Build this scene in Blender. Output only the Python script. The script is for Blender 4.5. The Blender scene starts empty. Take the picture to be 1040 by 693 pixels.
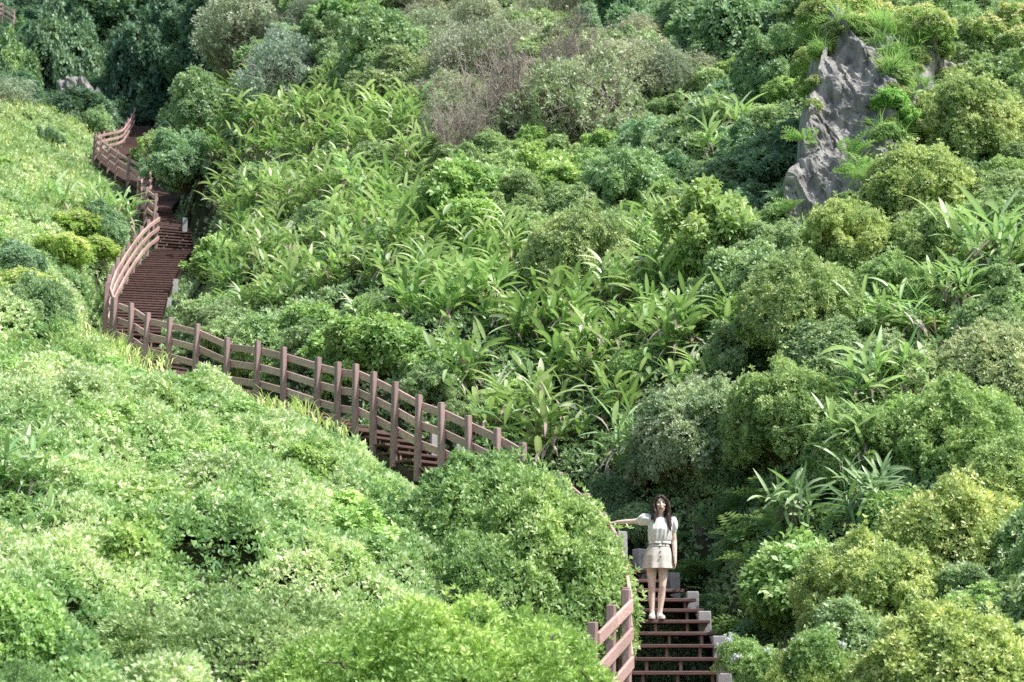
import bpy, bmesh, math, random
import numpy as np
from mathutils import Vector, Matrix

rng = np.random.default_rng(7)
random.seed(7)
scene = bpy.context.scene
C = bpy.context.collection
R = math.radians

# ---------------------------------------------------------------- camera model
F = 1589.0                                   # focal length in photo pixels (photo 1040 x 693)
PITCH = math.atan((700 - 346.5) / F)
cp, sp = math.cos(PITCH), math.sin(PITCH)

def at(px, py, t):
    """world point at depth t seen at a photo pixel"""
    X = (px - 520) / F * t
    V = (346.5 - py) / F * t
    return np.array([X, t * cp - V * sp, t * sp + V * cp])

def proj(P):
    P = np.asarray(P, float)
    d = P[..., 1] * cp + P[..., 2] * sp
    v = -P[..., 1] * sp + P[..., 2] * cp
    d = np.maximum(d, 0.1)
    return 520 + F * P[..., 0] / d, 346.5 - F * v / d, d

# ---------------------------------------------------------------- mesh helpers
def mesh_np(name, V, Q, T=None, attr=None, smooth=True, mats=(), midx=None):
    """mesh from numpy quads (and tris)"""
    me = bpy.data.meshes.new(name)
    V = np.asarray(V, np.float32)
    Q = np.zeros((0, 4), np.int32) if Q is None else np.asarray(Q, np.int32).reshape(-1, 4)
    T = np.zeros((0, 3), np.int32) if T is None else np.asarray(T, np.int32).reshape(-1, 3)
    me.vertices.add(len(V)); me.vertices.foreach_set('co', V.ravel())
    li = np.concatenate([Q.ravel(), T.ravel()])
    me.loops.add(len(li)); me.loops.foreach_set('vertex_index', li)
    nq, nt = len(Q), len(T)
    me.polygons.add(nq + nt)
    st = np.concatenate([np.arange(nq) * 4, nq * 4 + np.arange(nt) * 3]).astype(np.int32)
    me.polygons.foreach_set('loop_start', st)
    me.polygons.foreach_set('use_smooth', np.full(nq + nt, bool(smooth)))
    for m in mats: me.materials.append(m)
    if midx is not None:
        me.polygons.foreach_set('material_index', np.asarray(midx, np.int32))
    if attr is not None:
        a = me.attributes.new('v', 'FLOAT', 'POINT')
        a.data.foreach_set('value', np.asarray(attr, np.float32))
    me.update(calc_edges=True)
    me.validate()
    return me

def link(name, me, parent=None, mat=None):
    o = bpy.data.objects.new(name, me)
    C.objects.link(o)
    if parent is not None: o.parent = parent
    if mat is not None and me is not None and len(me.materials) == 0: me.materials.append(mat)
    return o

def tag(o, label=None, cat=None, group=None, kind=None):
    if label: o['label'] = label
    if cat: o['category'] = cat
    if group: o['group'] = group
    if kind: o['kind'] = kind
    return o

def empty(name, loc=(0, 0, 0), rz=0.0):
    o = bpy.data.objects.new(name, None)
    C.objects.link(o)
    o.location = loc; o.rotation_euler = (0, 0, rz)
    o.empty_display_size = 0.2
    return o

def copy_tree(o, parent=None):
    c = o.copy(); C.objects.link(c)
    if parent is not None: c.parent = parent
    for ch in list(o.children): copy_tree(ch, c)
    return c

class MB:
    """collects shapes"""
    def __init__(s): s.V = []; s.Q = []; s.T = []; s.A = []; s.n = 0
    def add(s, V, Q=None, T=None, a=0.5):
        V = np.asarray(V, float)
        if Q is not None and len(Q): s.Q.append(np.asarray(Q) + s.n)
        if T is not None and len(T): s.T.append(np.asarray(T) + s.n)
        s.V.append(V); s.A.append(np.broadcast_to(np.asarray(a, float), (len(V),)))
        s.n += len(V)
    def box(s, c, size, rot=None, a=0.5):
        h = np.asarray(size) / 2
        V = np.array([[x, y, z] for z in (-1, 1) for y in (-1, 1) for x in (-1, 1)]) * h
        if rot is not None: V = V @ np.asarray(rot).T
        s.add(V + np.asarray(c), [[0, 2, 3, 1], [4, 5, 7, 6], [0, 1, 5, 4], [2, 6, 7, 3], [0, 4, 6, 2], [1, 3, 7, 5]], a=a)
    def tube(s, P, r, n=6, a=0.5, cap=True, squash=None):
        """tube along a polyline, radius per point (number or (rx, ry))"""
        P = np.asarray(P, float); k = len(P)
        rr = np.asarray(r, float)
        if rr.ndim == 0: rr = np.full(k, float(rr))
        if rr.ndim == 1: rr = np.stack([rr, rr], 1)
        tg = np.gradient(P, axis=0); tg /= np.linalg.norm(tg, axis=1)[:, None] + 1e-9
        ref = np.array([1.0, 0, 0]) if abs(tg[0][0]) < 0.8 else np.array([0, 1.0, 0])
        V = []
        for i in range(k):
            u = ref - tg[i] * (ref @ tg[i]); u /= np.linalg.norm(u); w = np.cross(tg[i], u); ref = u
            an = np.arange(n) / n * 2 * math.pi
            V.append(P[i] + np.cos(an)[:, None] * u * rr[i, 0] + np.sin(an)[:, None] * w * rr[i, 1])
        V = np.concatenate(V)
        i, j = np.meshgrid(np.arange(k - 1), np.arange(n), indexing='ij')
        j2 = (j + 1) % n
        Q = np.stack([i * n + j, i * n + j2, (i + 1) * n + j2, (i + 1) * n + j], -1).reshape(-1, 4)
        T = []
        if cap:
            V = np.concatenate([V, [P[0], P[-1]]])
            for q in range(n):
                T.append([k * n, (q + 1) % n, q]); T.append([k * n + 1, (k - 1) * n + q, (k - 1) * n + (q + 1) % n])
        s.add(V, Q, T, a=a)
    def ball(s, c, r, nu=12, nv=8, a=0.5):
        u = np.arange(nu) / nu * 2 * math.pi; v = np.linspace(0, math.pi, nv + 1)[1:-1]
        V = np.array([[math.sin(b) * math.cos(q), math.sin(b) * math.sin(q), math.cos(b)] for b in v for q in u])
        V = np.concatenate([V, [[0, 0, 1], [0, 0, -1]]]) * np.asarray(r) + np.asarray(c)
        k = len(v); Q = []; T = []
        for i in range(k - 1):
            for j in range(nu): Q.append([i * nu + j, (i + 1) * nu + j, (i + 1) * nu + (j + 1) % nu, i * nu + (j + 1) % nu])
        for j in range(nu):
            T.append([k * nu, j, (j + 1) % nu]); T.append([k * nu + 1, (k - 1) * nu + (j + 1) % nu, (k - 1) * nu + j])
        s.add(V, Q, T, a=a)
    def mesh(s, name, mats=(), smooth=False):
        return mesh_np(name, np.concatenate(s.V), np.concatenate(s.Q) if s.Q else None, np.concatenate(s.T) if s.T else None,
                       np.concatenate(s.A), smooth, mats)
    def build(s, name, mat, parent=None, smooth=False):
        return link(name, s.mesh(name, (mat,), smooth), parent)

def bevel_mesh(me, w, seg=1):
    bm = bmesh.new(); bm.from_mesh(me)
    bmesh.ops.bevel(bm, geom=bm.edges[:], offset=w, segments=seg, affect='EDGES', profile=0.5)
    bm.to_mesh(me); bm.free()
    return me

# ---------------------------------------------------------------- noise
_perm = np.random.default_rng(3).permutation(512)
_perm = np.concatenate([_perm, _perm])
_val = np.random.default_rng(4).uniform(-1, 1, 1024)
def vnoise(x, y, z=None):
    x = np.asarray(x, float); y = np.asarray(y, float)
    z = np.zeros_like(x) if z is None else np.asarray(z, float)
    xi, yi, zi = np.floor(x).astype(int), np.floor(y).astype(int), np.floor(z).astype(int)
    xf, yf, zf = x - xi, y - yi, z - zi
    u, v, w = [t * t * (3 - 2 * t) for t in (xf, yf, zf)]
    def h(a, b, c): return _val[_perm[(_perm[(_perm[(xi + a) % 512] + yi + b) % 512] + zi + c) % 512]]
    l = lambda a, b, t: a + (b - a) * t
    return l(l(l(h(0,0,0), h(1,0,0), u), l(h(0,1,0), h(1,1,0), u), v), l(l(h(0,0,1), h(1,0,1), u), l(h(0,1,1), h(1,1,1), u), v), w)
def fbm(x, y, z=None, o=4):
    s = 0; a = 1.0; f = 1.0
    for _ in range(o):
        s = s + a * vnoise(x * f + 17.3 * _, y * f - 9.1 * _, None if z is None else z * f); a *= 0.5; f *= 2.03
    return s

# ---------------------------------------------------------------- materials
def nodes(name):
    m = bpy.data.materials.new(name); m.use_nodes = True
    nt = m.node_tree; nt.nodes.clear()
    return m, nt, nt.nodes.new, nt.links.new

GAIN = (4.2, 3.7, 5.9)
def lift(q, k=1.0):
    r = [c * g * k + 0.004 for c, g in zip(q, GAIN)]
    return tuple(c / (1 + 0.42 * c) for c in r)
def leaf_mat(name, c0, c1, c2, trans=0.3, rough=0.48, spec=0.4, tcol=(0.30, 0.42, 0.06), gain=1.0):
    c0, c1, c2 = [lift(q, gain * w) for q, w in ((c0, 0.8), (c1, 1.0), (c2, 1.08))]; tcol = tuple(min(0.9, c * 1.7 + 0.03) for c in tcol)
    m, nt, N, L = nodes(name)
    at_ = N('ShaderNodeAttribute'); at_.attribute_name = 'v'
    rp = N('ShaderNodeValToRGB')
    e = rp.color_ramp.elements
    e[0].position = 0.05; e[0].color = (*c0, 1); e[1].position = 0.95; e[1].color = (*c2, 1)
    k = e.new(0.5); k.color = (*c1, 1)
    L(at_.outputs['Fac'], rp.inputs['Fac'])
    oi = N('ShaderNodeObjectInfo')
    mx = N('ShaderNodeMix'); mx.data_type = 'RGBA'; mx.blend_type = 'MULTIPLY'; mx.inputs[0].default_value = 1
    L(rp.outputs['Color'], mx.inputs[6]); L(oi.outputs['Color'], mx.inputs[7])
    # patches of slightly different green over the world
    ge = N('ShaderNodeNewGeometry'); ns = N('ShaderNodeTexNoise'); ns.inputs['Scale'].default_value = 0.55; ns.inputs['Detail'].default_value = 3
    L(ge.outputs['Position'], ns.inputs['Vector'])
    hs = N('ShaderNodeHueSaturation')
    mr = N('ShaderNodeMapRange'); mr.inputs['From Min'].default_value = 0.3; mr.inputs['From Max'].default_value = 0.7
    mr.inputs['To Min'].default_value = 0.485; mr.inputs['To Max'].default_value = 0.515
    L(ns.outputs['Fac'], mr.inputs['Value']); L(mr.outputs['Result'], hs.inputs['Hue'])
    mv = N('ShaderNodeMapRange'); mv.inputs['From Min'].default_value = 0.3; mv.inputs['From Max'].default_value = 0.7
    mv.inputs['To Min'].default_value = 1.15; mv.inputs['To Max'].default_value = 0.85
    L(ns.outputs['Fac'], mv.inputs['Value']); L(mv.outputs['Result'], hs.inputs['Value'])
    L(mx.outputs[2], hs.inputs['Color'])
    bs = N('ShaderNodeBsdfPrincipled'); bs.inputs['Roughness'].default_value = rough
    bs.inputs['Specular IOR Level'].default_value = spec
    L(hs.outputs['Color'], bs.inputs['Base Color'])
    tr = N('ShaderNodeBsdfTranslucent')
    m2 = N('ShaderNodeMix'); m2.data_type = 'RGBA'; m2.blend_type = 'MIX'; m2.inputs[0].default_value = 0.5
    m2.inputs[7].default_value = (*tcol, 1); L(hs.outputs['Color'], m2.inputs[6])
    L(m2.outputs[2], tr.inputs['Color'])
    ms = N('ShaderNodeMixShader'); ms.inputs['Fac'].default_value = trans
    L(bs.outputs[0], ms.inputs[1]); L(tr.outputs[0], ms.inputs[2])
    o = N('ShaderNodeOutputMaterial'); L(ms.outputs[0], o.inputs['Surface'])
    return m

VARY = {'post_wood', 'rail_wood', 'tread_wood', 'block_wood', 'pale_concrete'}
def noise_mat(name, stops, scale=6.0, rough=0.8, detail=6, stretch=(1, 1, 1), bump=0.2, spec=0.3, coord='Object', dist=0.0):
    m, nt, N, L = nodes(name)
    tc = N('ShaderNodeTexCoord'); mp = N('ShaderNodeMapping'); mp.inputs['Scale'].default_value = stretch
    L(tc.outputs[coord], mp.inputs['Vector'])
    ns = N('ShaderNodeTexNoise'); ns.inputs['Scale'].default_value = scale; ns.inputs['Detail'].default_value = detail
    ns.inputs['Roughness'].default_value = 0.62; ns.inputs['Distortion'].default_value = dist
    L(mp.outputs['Vector'], ns.inputs['Vector'])
    rp = N('ShaderNodeValToRGB'); e = rp.color_ramp.elements
    e[0].position = stops[0][0]; e[0].color = (*stops[0][1], 1); e[1].position = stops[-1][0]; e[1].color = (*stops[-1][1], 1)
    for p, c in stops[1:-1]:
        k = e.new(p); k.color = (*c, 1)
    L(ns.outputs['Fac'], rp.inputs['Fac'])
    bs = N('ShaderNodeBsdfPrincipled'); bs.inputs['Roughness'].default_value = rough
    bs.inputs['Specular IOR Level'].default_value = spec
    if name in VARY:      # boards differ, and are stained and bleached in patches
        oi = N('ShaderNodeObjectInfo'); n2 = N('ShaderNodeTexNoise'); n2.inputs['Scale'].default_value = 1.3; n2.inputs['Detail'].default_value = 4
        ge = N('ShaderNodeNewGeometry'); L(ge.outputs['Position'], n2.inputs['Vector'])
        ad = N('ShaderNodeMath'); ad.operation = 'ADD'; L(oi.outputs['Random'], ad.inputs[0]); L(n2.outputs['Fac'], ad.inputs[1])
        mr = N('ShaderNodeMapRange'); mr.inputs['From Min'].default_value = 0.3; mr.inputs['From Max'].default_value = 1.7; mr.inputs['To Min'].default_value = 0.74; mr.inputs['To Max'].default_value = 1.24
        L(ad.outputs[0], mr.inputs['Value']); hs = N('ShaderNodeHueSaturation'); hs.inputs['Saturation'].default_value = 0.95
        L(mr.outputs['Result'], hs.inputs['Value']); L(rp.outputs['Color'], hs.inputs['Color']); L(hs.outputs['Color'], bs.inputs['Base Color'])
    else:
        L(rp.outputs['Color'], bs.inputs['Base Color'])
    if bump:
        bp = N('ShaderNodeBump'); bp.inputs['Strength'].default_value = bump; bp.inputs['Distance'].default_value = 0.05
        L(ns.outputs['Fac'], bp.inputs['Height']); L(bp.outputs['Normal'], bs.inputs['Normal'])
    o = N('ShaderNodeOutputMaterial'); L(bs.outputs[0], o.inputs['Surface'])
    return m

M = {}
M['leaf'] = leaf_mat('shrub_leaves', (0.055, 0.115, 0.038), (0.135, 0.23, 0.075), (0.29, 0.39, 0.15), 0.3)
M['fine'] = leaf_mat('fine_leaves', (0.060, 0.115, 0.035), (0.115, 0.205, 0.06), (0.21, 0.31, 0.10), 0.27)
M['broad'] = leaf_mat('broad_leaves', (0.060, 0.135, 0.028), (0.13, 0.25, 0.055), (0.26, 0.38, 0.11), 0.35)
M['cover'] = leaf_mat('groundcover_leaves', (0.036, 0.115, 0.026), (0.15, 0.28, 0.068), (0.36, 0.45, 0.16), 0.33)
M['under'] = leaf_mat('undergrowth_leaves', (0.045, 0.11, 0.033), (0.11, 0.21, 0.06), (0.22, 0.33, 0.11), 0.3)
M['ginger'] = leaf_mat('ginger_leaves', (0.040, 0.115, 0.028), (0.115, 0.23, 0.054), (0.33, 0.43, 0.16), 0.33, 0.3, 0.6, (0.27, 0.44, 0.05))
M['withered'] = leaf_mat('withered_leaves', (0.15, 0.115, 0.06), (0.32, 0.28, 0.16), (0.52, 0.48, 0.29), 0.2, 0.7, 0.2, (0.3, 0.2, 0.1), 0.42)
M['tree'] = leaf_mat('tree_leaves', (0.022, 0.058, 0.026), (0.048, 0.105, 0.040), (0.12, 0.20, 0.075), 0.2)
M['grey'] = leaf_mat('grey_green_leaves', (0.075, 0.115, 0.05), (0.15, 0.205, 0.09), (0.28, 0.33, 0.16), 0.25)
M['fern'] = leaf_mat('fern_leaves', (0.035, 0.095, 0.028), (0.065, 0.15, 0.042), (0.13, 0.24, 0.06), 0.35)
M['yellow'] = leaf_mat('yellow_flowers', (0.42, 0.50, 0.12), (0.60, 0.68, 0.20), (0.75, 0.84, 0.32), 0.25, 0.6, 0.2, (0.5, 0.55, 0.12), 0.55)
M['white_flower'] = leaf_mat('white_flowers', (0.6, 0.75, 0.45), (0.72, 0.88, 0.55), (0.8, 0.98, 0.65), 0.2, 0.6, 0.2, (0.6, 0.6, 0.5), 0.35)
M['bark'] = noise_mat('bark', [(0.3, (0.06, 0.045, 0.035)), (0.7, (0.19, 0.15, 0.12))], 8, 0.9, stretch=(3, 3, 0.7), bump=0.4)
M['twig'] = noise_mat('pale_twigs', [(0.3, (0.30, 0.26, 0.225)), (0.7, (0.58, 0.51, 0.45))], 5, 0.9, bump=0)
M['soil'] = noise_mat('slope_soil', [(0.3, (0.018, 0.028, 0.012)), (0.5, (0.04, 0.055, 0.02)), (0.72, (0.08, 0.075, 0.045))], 1.3, 0.95, 9, bump=0.6)
M['rock'] = noise_mat('rock', [(0.30, (0.08, 0.08, 0.078)), (0.42, (0.24, 0.235, 0.228)), (0.55, (0.40, 0.39, 0.37)), (0.72, (0.56, 0.53, 0.46))], 2.2, 0.92, 12, (1.7, 1.7, 0.5), 1.0, 0.2, dist=0.6)
M['stone'] = noise_mat('boulder', [(0.3, (0.12, 0.095, 0.08)), (0.7, (0.30, 0.25, 0.22))], 5, 0.9, 8, bump=0.5)
M['post'] = noise_mat('post_wood', [(0.25, (0.32, 0.205, 0.20)), (0.55, (0.42, 0.285, 0.28)), (0.8, (0.52, 0.37, 0.36))], 7, 0.62, 7, (4, 4, 0.6), 0.15)
M['rail'] = noise_mat('rail_wood', [(0.25, (0.53, 0.34, 0.305)), (0.55, (0.66, 0.44, 0.395)), (0.8, (0.75, 0.54, 0.48))], 7, 0.6, 7, (1, 1, 5), 0.15)
M['tread'] = noise_mat('tread_wood', [(0.25, (0.10, 0.058, 0.052)), (0.55, (0.16, 0.095, 0.085)), (0.8, (0.22, 0.14, 0.12))], 6, 0.6, 7, (1, 6, 6), 0.15)
M['block'] = noise_mat('block_wood', [(0.3, (0.22, 0.15, 0.12)), (0.7, (0.36, 0.26, 0.21))], 8, 0.7, bump=0.1)
M['steel'] = noise_mat('dark_steel', [(0.3, (0.05, 0.035, 0.032)), (0.7, (0.10, 0.07, 0.065))], 5, 0.6, bump=0.1)
M['bracket'] = noise_mat('bracket_steel', [(0.3, (0.28, 0.27, 0.27)), (0.7, (0.45, 0.44, 0.44))], 20, 0.5, bump=0)
M['concrete'] = noise_mat('pale_concrete', [(0.25, (0.36, 0.35, 0.36)), (0.55, (0.50, 0.49, 0.50)), (0.8, (0.60, 0.59, 0.60))], 9, 0.9, 9, bump=0.25)

def mat_plain(name, col, rough=0.7, spec=0.3, scale=30, var=0.12, bump=0.1, stretch=(1, 1, 1)):
    lo = tuple(c * (1 - var) for c in col); hi = tuple(min(1, c * (1 + var)) for c in col)
    return noise_mat(name, [(0.3, lo), (0.7, hi)], scale, rough, 5, stretch, bump, spec)

# ---------------------------------------------------------------- the boardwalk's line
# left edge of the stairs, at tread level: photo pixel + depth, from the bottom to the top
def inv_lerp(px, a, b):          # depth of a straight line between two (px, t)
    w = (px - a[0]) / (b[0] - a[0]); return 1 / ((1 - w) / a[1] + w / b[1])
H_POST = 1.12
mid_tops = [(531, 450), (505, 435), (477, 422), (449, 409), (425, 401), (401, 388), (380, 377.5), (362, 369.7), (344, 368), (323, 363),
            (289.5, 353), (262, 346.5), (232, 343), (200, 329), (172.7, 322.6), (149.5, 317.6), (135, 308), (118, 302)]
def base_of(px, pytop, t, h=H_POST):
    P = at(px, pytop, t); P[2] -= h; return P
lower_edge = [np.array([0.09, 13.9, -1.10]), np.array([0.58, 15.6, -0.66]), np.array([0.82, 16.45, -0.44]), np.array([1.06, 17.3, -0.22]),
              np.array([1.30, 18.15, 0.0]), np.array([1.32, 19.4, 0.50]), np.array([1.32, 20.45, 0.93]), np.array([1.26, 21.6, 1.30])]
turn_edge = [np.array([1.05, 22.35, 1.62]), np.array([0.72, 22.75, 1.98])]
mid_edge = [base_of(x, y, inv_lerp(x, (118, 34.0), (550, 23.3))) for x, y in mid_tops]
zs = np.array([p[2] for p in mid_edge])
zs = np.maximum.accumulate(zs)
for p, z in zip(mid_edge, zs): p[2] = z
corner = base_of(109, 287, 34.6)
curve_px = [(111.5, 279, 36.2), (115, 270, 37.8), (120, 262, 39.6), (124.6, 254.5, 41.4), (130.5, 246, 43.3), (137, 237.5, 45.2), (143.5, 230, 47), (151, 223, 48.6), (160, 217, 50.2)]
curve_edge = [corner] + [base_of(*p) for p in curve_px]
land_px = [(158, 197, 52.0), (149, 190, 53.5), (143, 183.5, 55.2), (141, 180, 57.2), (144, 178, 59.2), (149, 175, 61), (153, 170, 62.6)]
land_edge = [base_of(*p) for p in land_px]
zig_px = [(142, 164.5, 64.5), (131, 159, 66.5), (119, 152.5, 69), (111, 147, 71), (103, 141, 73), (98, 136, 75)]
zig_edge = [base_of(*p) for p in zig_px]
top_px = [(101, 134.6, 77), (106, 133.3, 78.7), (112, 132.2, 80.4), (118.5, 131, 82.2), (124, 129, 84), (127.5, 124.5, 86), (130.5, 120, 88), (133.5, 115, 90), (136.5, 109, 92.5)]
top_edge = [base_of(*p) for p in top_px]
full_edge = lower_edge + turn_edge + mid_edge + curve_edge + land_edge + zig_edge + top_edge
path_np = np.array(full_edge)

def resample(P, step=0.05):
    P = np.array(P); d = np.concatenate([[0], np.cumsum(np.linalg.norm(np.diff(P[:, :2], axis=0), axis=1))])
    s = np.arange(0, d[-1], step)
    return np.stack([np.interp(s, d, P[:, i]) for i in range(3)], 1)
def right_side(P, w, sm=25):
    """the stairs' other edge: w to the right going up, with soft corners"""
    tg = np.gradient(P[:, :2], axis=0)
    k = np.ones(sm) / sm
    pad = np.pad(tg, ((sm // 2, sm // 2), (0, 0)), mode='edge')
    tg = np.stack([np.convolve(pad[:, i], k, 'valid') for i in range(2)], 1)[:len(P)]
    tg /= np.linalg.norm(tg, axis=1)[:, None] + 1e-9
    n = np.stack([tg[:, 1], -tg[:, 0]], 1)
    Q = P.copy(); Q[:, :2] += n * w
    return Q

# ---------------------------------------------------------------- plants placed by hand: bbox in the photo + depth
# kind, x0, y0, x1, y1, depth, tint, label
TB, TM, TD, TG, TBL = (1.25, 1.2, 0.95), (1, 1, 1), (0.66, 0.74, 0.78), (1.05, 1.0, 1.25), (0.75, 0.88, 1.1)
SHRUBS = [
 ('fine', 62, 604, 440, 745, 14.6, (1.0, 1.03, 1.05), 'wide low mound of fine grey-green leaves at the bottom left, clipped looking'),
 ('fine', 205, 618, 628, 790, 13.0, (1.08, 1.2, 0.82), 'bright green fine-leaved mound left of the lowest brown rails'),
 ('fine', 500, 630, 612, 760, 14.9, (1.08, 1.2, 0.82), 'end of the fine-leaved greenery touching the lowest brown rails'),
 ('fine', -60, 676, 85, 770, 11.8, (0.85, 1.0, 0.9), 'low fine-leaved mound cut by the bottom left corner'),
 ('leaf', 436, 496, 661, 640, 18.9, (0.86, 0.98, 0.78), 'big rounded sunlit shrub beside the woman, hiding the stair railing'),
 ('leaf', 378, 468, 632, 612, 20.2, (0.68, 0.84, 0.68), 'broad rounded shrub under the lower end of the long brown railing'),
 ('leaf', 415, 545, 560, 655, 18.2, (0.84, 0.97, 0.76), 'lower left lobe of greenery in front of the big sunlit shrub beside the woman'),
 ('broad', -50, 590, 75, 700, 13.6, (1.0, 1.05, 0.9), 'large-leaved bright shrub at the left edge near the bottom'),
 ('broad', 60, 520, 190, 620, 16.6, (1.05, 1.02, 0.9), 'leafy pale shrub just above the wide low grey-green mound'),
 ('leaf', -6, 280, 88, 358, 31, (0.72, 0.85, 0.85), 'dark rounded shrub on the left slope beside the curved railing'),
 ('leaf', 72, 205, 132, 256, 43, (0.8, 0.9, 0.9), 'dark rounded shrub on the left slope level with the upper stairs'),
 ('leaf', -12, 243, 48, 302, 36.5, (0.7, 0.8, 0.9), 'dark shrub at the left edge above the yellow-green weeds'),
 ('leaf', 76, 107, 120, 136, 86, (1.0, 1.05, 1.0), 'smooth rounded bush just left of the highest railing'),
 ('leaf', 30, 128, 72, 156, 76, (0.75, 0.85, 0.9), 'small dark bush left of the zigzag railing'),
 ('leaf', -8, 168, 26, 212, 58, (0.72, 0.85, 0.85), 'dark bush at the left edge below the far weeds'),
 ('broad', 432, 152, 528, 262, 37.5, (0.95, 1.0, 0.9), 'bright broad-leaved bush in the middle of the slope below the dead twigs'),
 ('broad', 512, 148, 602, 228, 39.5, (1.0, 1.0, 0.9), 'bright broad-leaved bush right beside another one below the dead twigs'),
 ('leaf', 512, 208, 652, 330, 33, (1.0, 1.0, 0.95), 'umbrella-shaped shrub with bare stems among the gingers at centre'),
 ('leaf', 582, 140, 700, 232, 36.8, (0.92, 1.0, 0.95), 'rounded dark green shrub above the umbrella-shaped shrub'),
 ('leaf', 652, 100, 768, 205, 39.5, (1.0, 1.0, 0.95), 'spreading green shrub left of the rock face and its dark hollow'),
 ('broad', 668, 188, 788, 325, 31, (1.1, 1.02, 1.0), 'pale leafy bush right of the umbrella-shaped shrub, below the dark hollow'),
 ('grey', 512, 40, 662, 165, 44, (1.0, 1.05, 0.9), 'grey-green open shrub with leaning bare stems right of the dead twigs'),
 ('grey', 420, 15, 540, 110, 50, (1.0, 0.95, 1.0), 'grey twiggy shrub behind the dead twigs near the top'),
 ('leaf', 668, -25, 802, 105, 48, (0.8, 0.92, 0.9), 'tall dark green shrub at the top, left of the rock face'),
 ('leaf', 745, 25, 835, 128, 41, (0.85, 0.95, 0.9), 'dark shrub leaning over the upper left of the rock face'),
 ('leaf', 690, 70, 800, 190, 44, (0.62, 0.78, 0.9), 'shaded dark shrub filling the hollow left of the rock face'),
 ('grey', 185, -15, 300, 70, 66, (0.95, 1.0, 0.95), 'grey-green shrub at the top beside the dark trees'),
 ('grey', 240, 28, 345, 115, 56, (0.78, 0.9, 1.0), 'bluish grey shrub on the upper slope left of centre'),
 ('leaf', 154, 72, 240, 150, 60, (0.95, 1.0, 1.0), 'green shrub right of the highest railing'),
 ('leaf', 150, 128, 225, 205, 55, (0.8, 0.92, 0.95), 'dark shrub right above the upper landing of the stairs'),
 ('leaf', 330, 10, 450, 115, 54, (0.95, 1.0, 0.95), 'green shrub on the upper slope between grey shrubs'),
 ('leaf', 590, -20, 690, 60, 52, (0.75, 0.88, 0.95), 'dark shrub at the top edge above the grey-green open shrub'),
 ('grey', 640, 40, 716, 112, 46, (0.9, 0.95, 0.95), 'small grey-green shrub squeezed right of the leaning bare stems'),
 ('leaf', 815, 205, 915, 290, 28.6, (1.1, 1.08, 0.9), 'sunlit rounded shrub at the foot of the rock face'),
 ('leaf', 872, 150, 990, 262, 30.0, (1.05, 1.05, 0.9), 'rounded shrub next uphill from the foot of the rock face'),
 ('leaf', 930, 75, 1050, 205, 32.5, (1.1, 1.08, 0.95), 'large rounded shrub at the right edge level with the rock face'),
 ('leaf', 900, 210, 1010, 300, 28, (1.0, 1.03, 0.9), 'rounded shrub left of the tall ginger at the right edge'),
 ('leaf', 745, 255, 878, 372, 25.8, (1.05, 1.05, 0.95), 'broad sunlit shrub in the middle of the right slope'),
 ('leaf', 850, 260, 950, 350, 26.5, (0.85, 0.98, 0.85), 'green shrub left of the ginger leaves on the right slope'),
 ('leaf', 640, 385, 775, 530, 24.6, (0.95, 0.95, 1.15), 'grey-green shrub with glinting leaves above the woman'),
 ('leaf', 742, 368, 868, 490, 22.9, (0.95, 1.02, 0.85), 'rounded shrub above the shaded fern bank'),
 ('leaf', 845, 345, 960, 450, 23.6, (1.0, 1.0, 1.1), 'glossy shrub around the ginger leaves on the right slope'),
 ('leaf', 945, 330, 1075, 440, 23, (1.1, 1.02, 1.15), 'pale glinting shrub at the right edge below the gingers'),
 ('leaf', 905, 385, 1060, 520, 21.2, (0.95, 1.05, 0.85), 'large green shrub at the right edge, middle height'),
 ('leaf', 815, 415, 920, 500, 21.8, (0.9, 1.0, 0.85), 'shrub just above the drooping ginger clump by the fern bank'),
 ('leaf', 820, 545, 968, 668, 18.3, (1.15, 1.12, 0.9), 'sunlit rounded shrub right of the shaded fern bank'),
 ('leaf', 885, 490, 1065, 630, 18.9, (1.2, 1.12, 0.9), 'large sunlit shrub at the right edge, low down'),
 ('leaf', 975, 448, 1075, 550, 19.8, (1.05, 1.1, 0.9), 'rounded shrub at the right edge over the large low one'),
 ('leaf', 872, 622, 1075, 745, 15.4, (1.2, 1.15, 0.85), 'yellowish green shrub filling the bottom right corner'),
 ('fine', 762, 655, 900, 745, 16.2, (1.15, 1.12, 0.85), 'low fine-leaved shrub beside the concrete posts at the bottom'),
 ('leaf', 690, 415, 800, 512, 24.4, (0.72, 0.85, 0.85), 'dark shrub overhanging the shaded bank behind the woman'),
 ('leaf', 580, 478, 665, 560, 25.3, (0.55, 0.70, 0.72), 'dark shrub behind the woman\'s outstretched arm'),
 ('leaf', 900, -10, 1010, 80, 38, (0.9, 1.0, 0.85), 'green shrub on top of the rock face'),
]
TREES = [
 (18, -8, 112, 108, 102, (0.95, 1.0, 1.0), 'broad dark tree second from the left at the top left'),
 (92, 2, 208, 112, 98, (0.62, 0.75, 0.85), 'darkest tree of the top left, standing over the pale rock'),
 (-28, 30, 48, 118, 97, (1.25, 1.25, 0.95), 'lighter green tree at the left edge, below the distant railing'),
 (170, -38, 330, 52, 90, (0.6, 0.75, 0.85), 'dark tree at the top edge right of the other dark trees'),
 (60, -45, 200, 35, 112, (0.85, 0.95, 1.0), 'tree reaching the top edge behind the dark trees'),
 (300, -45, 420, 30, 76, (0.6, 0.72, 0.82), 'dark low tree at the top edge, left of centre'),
]

def squat(x0, y0, x1, y1, k=1.3):
    return min(y1, y0 + k * (x1 - x0) / 2)
SHRUBS = [(s[0], s[1], s[2], s[3], squat(*s[1:5]), *s[5:]) for s in SHRUBS]
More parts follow.
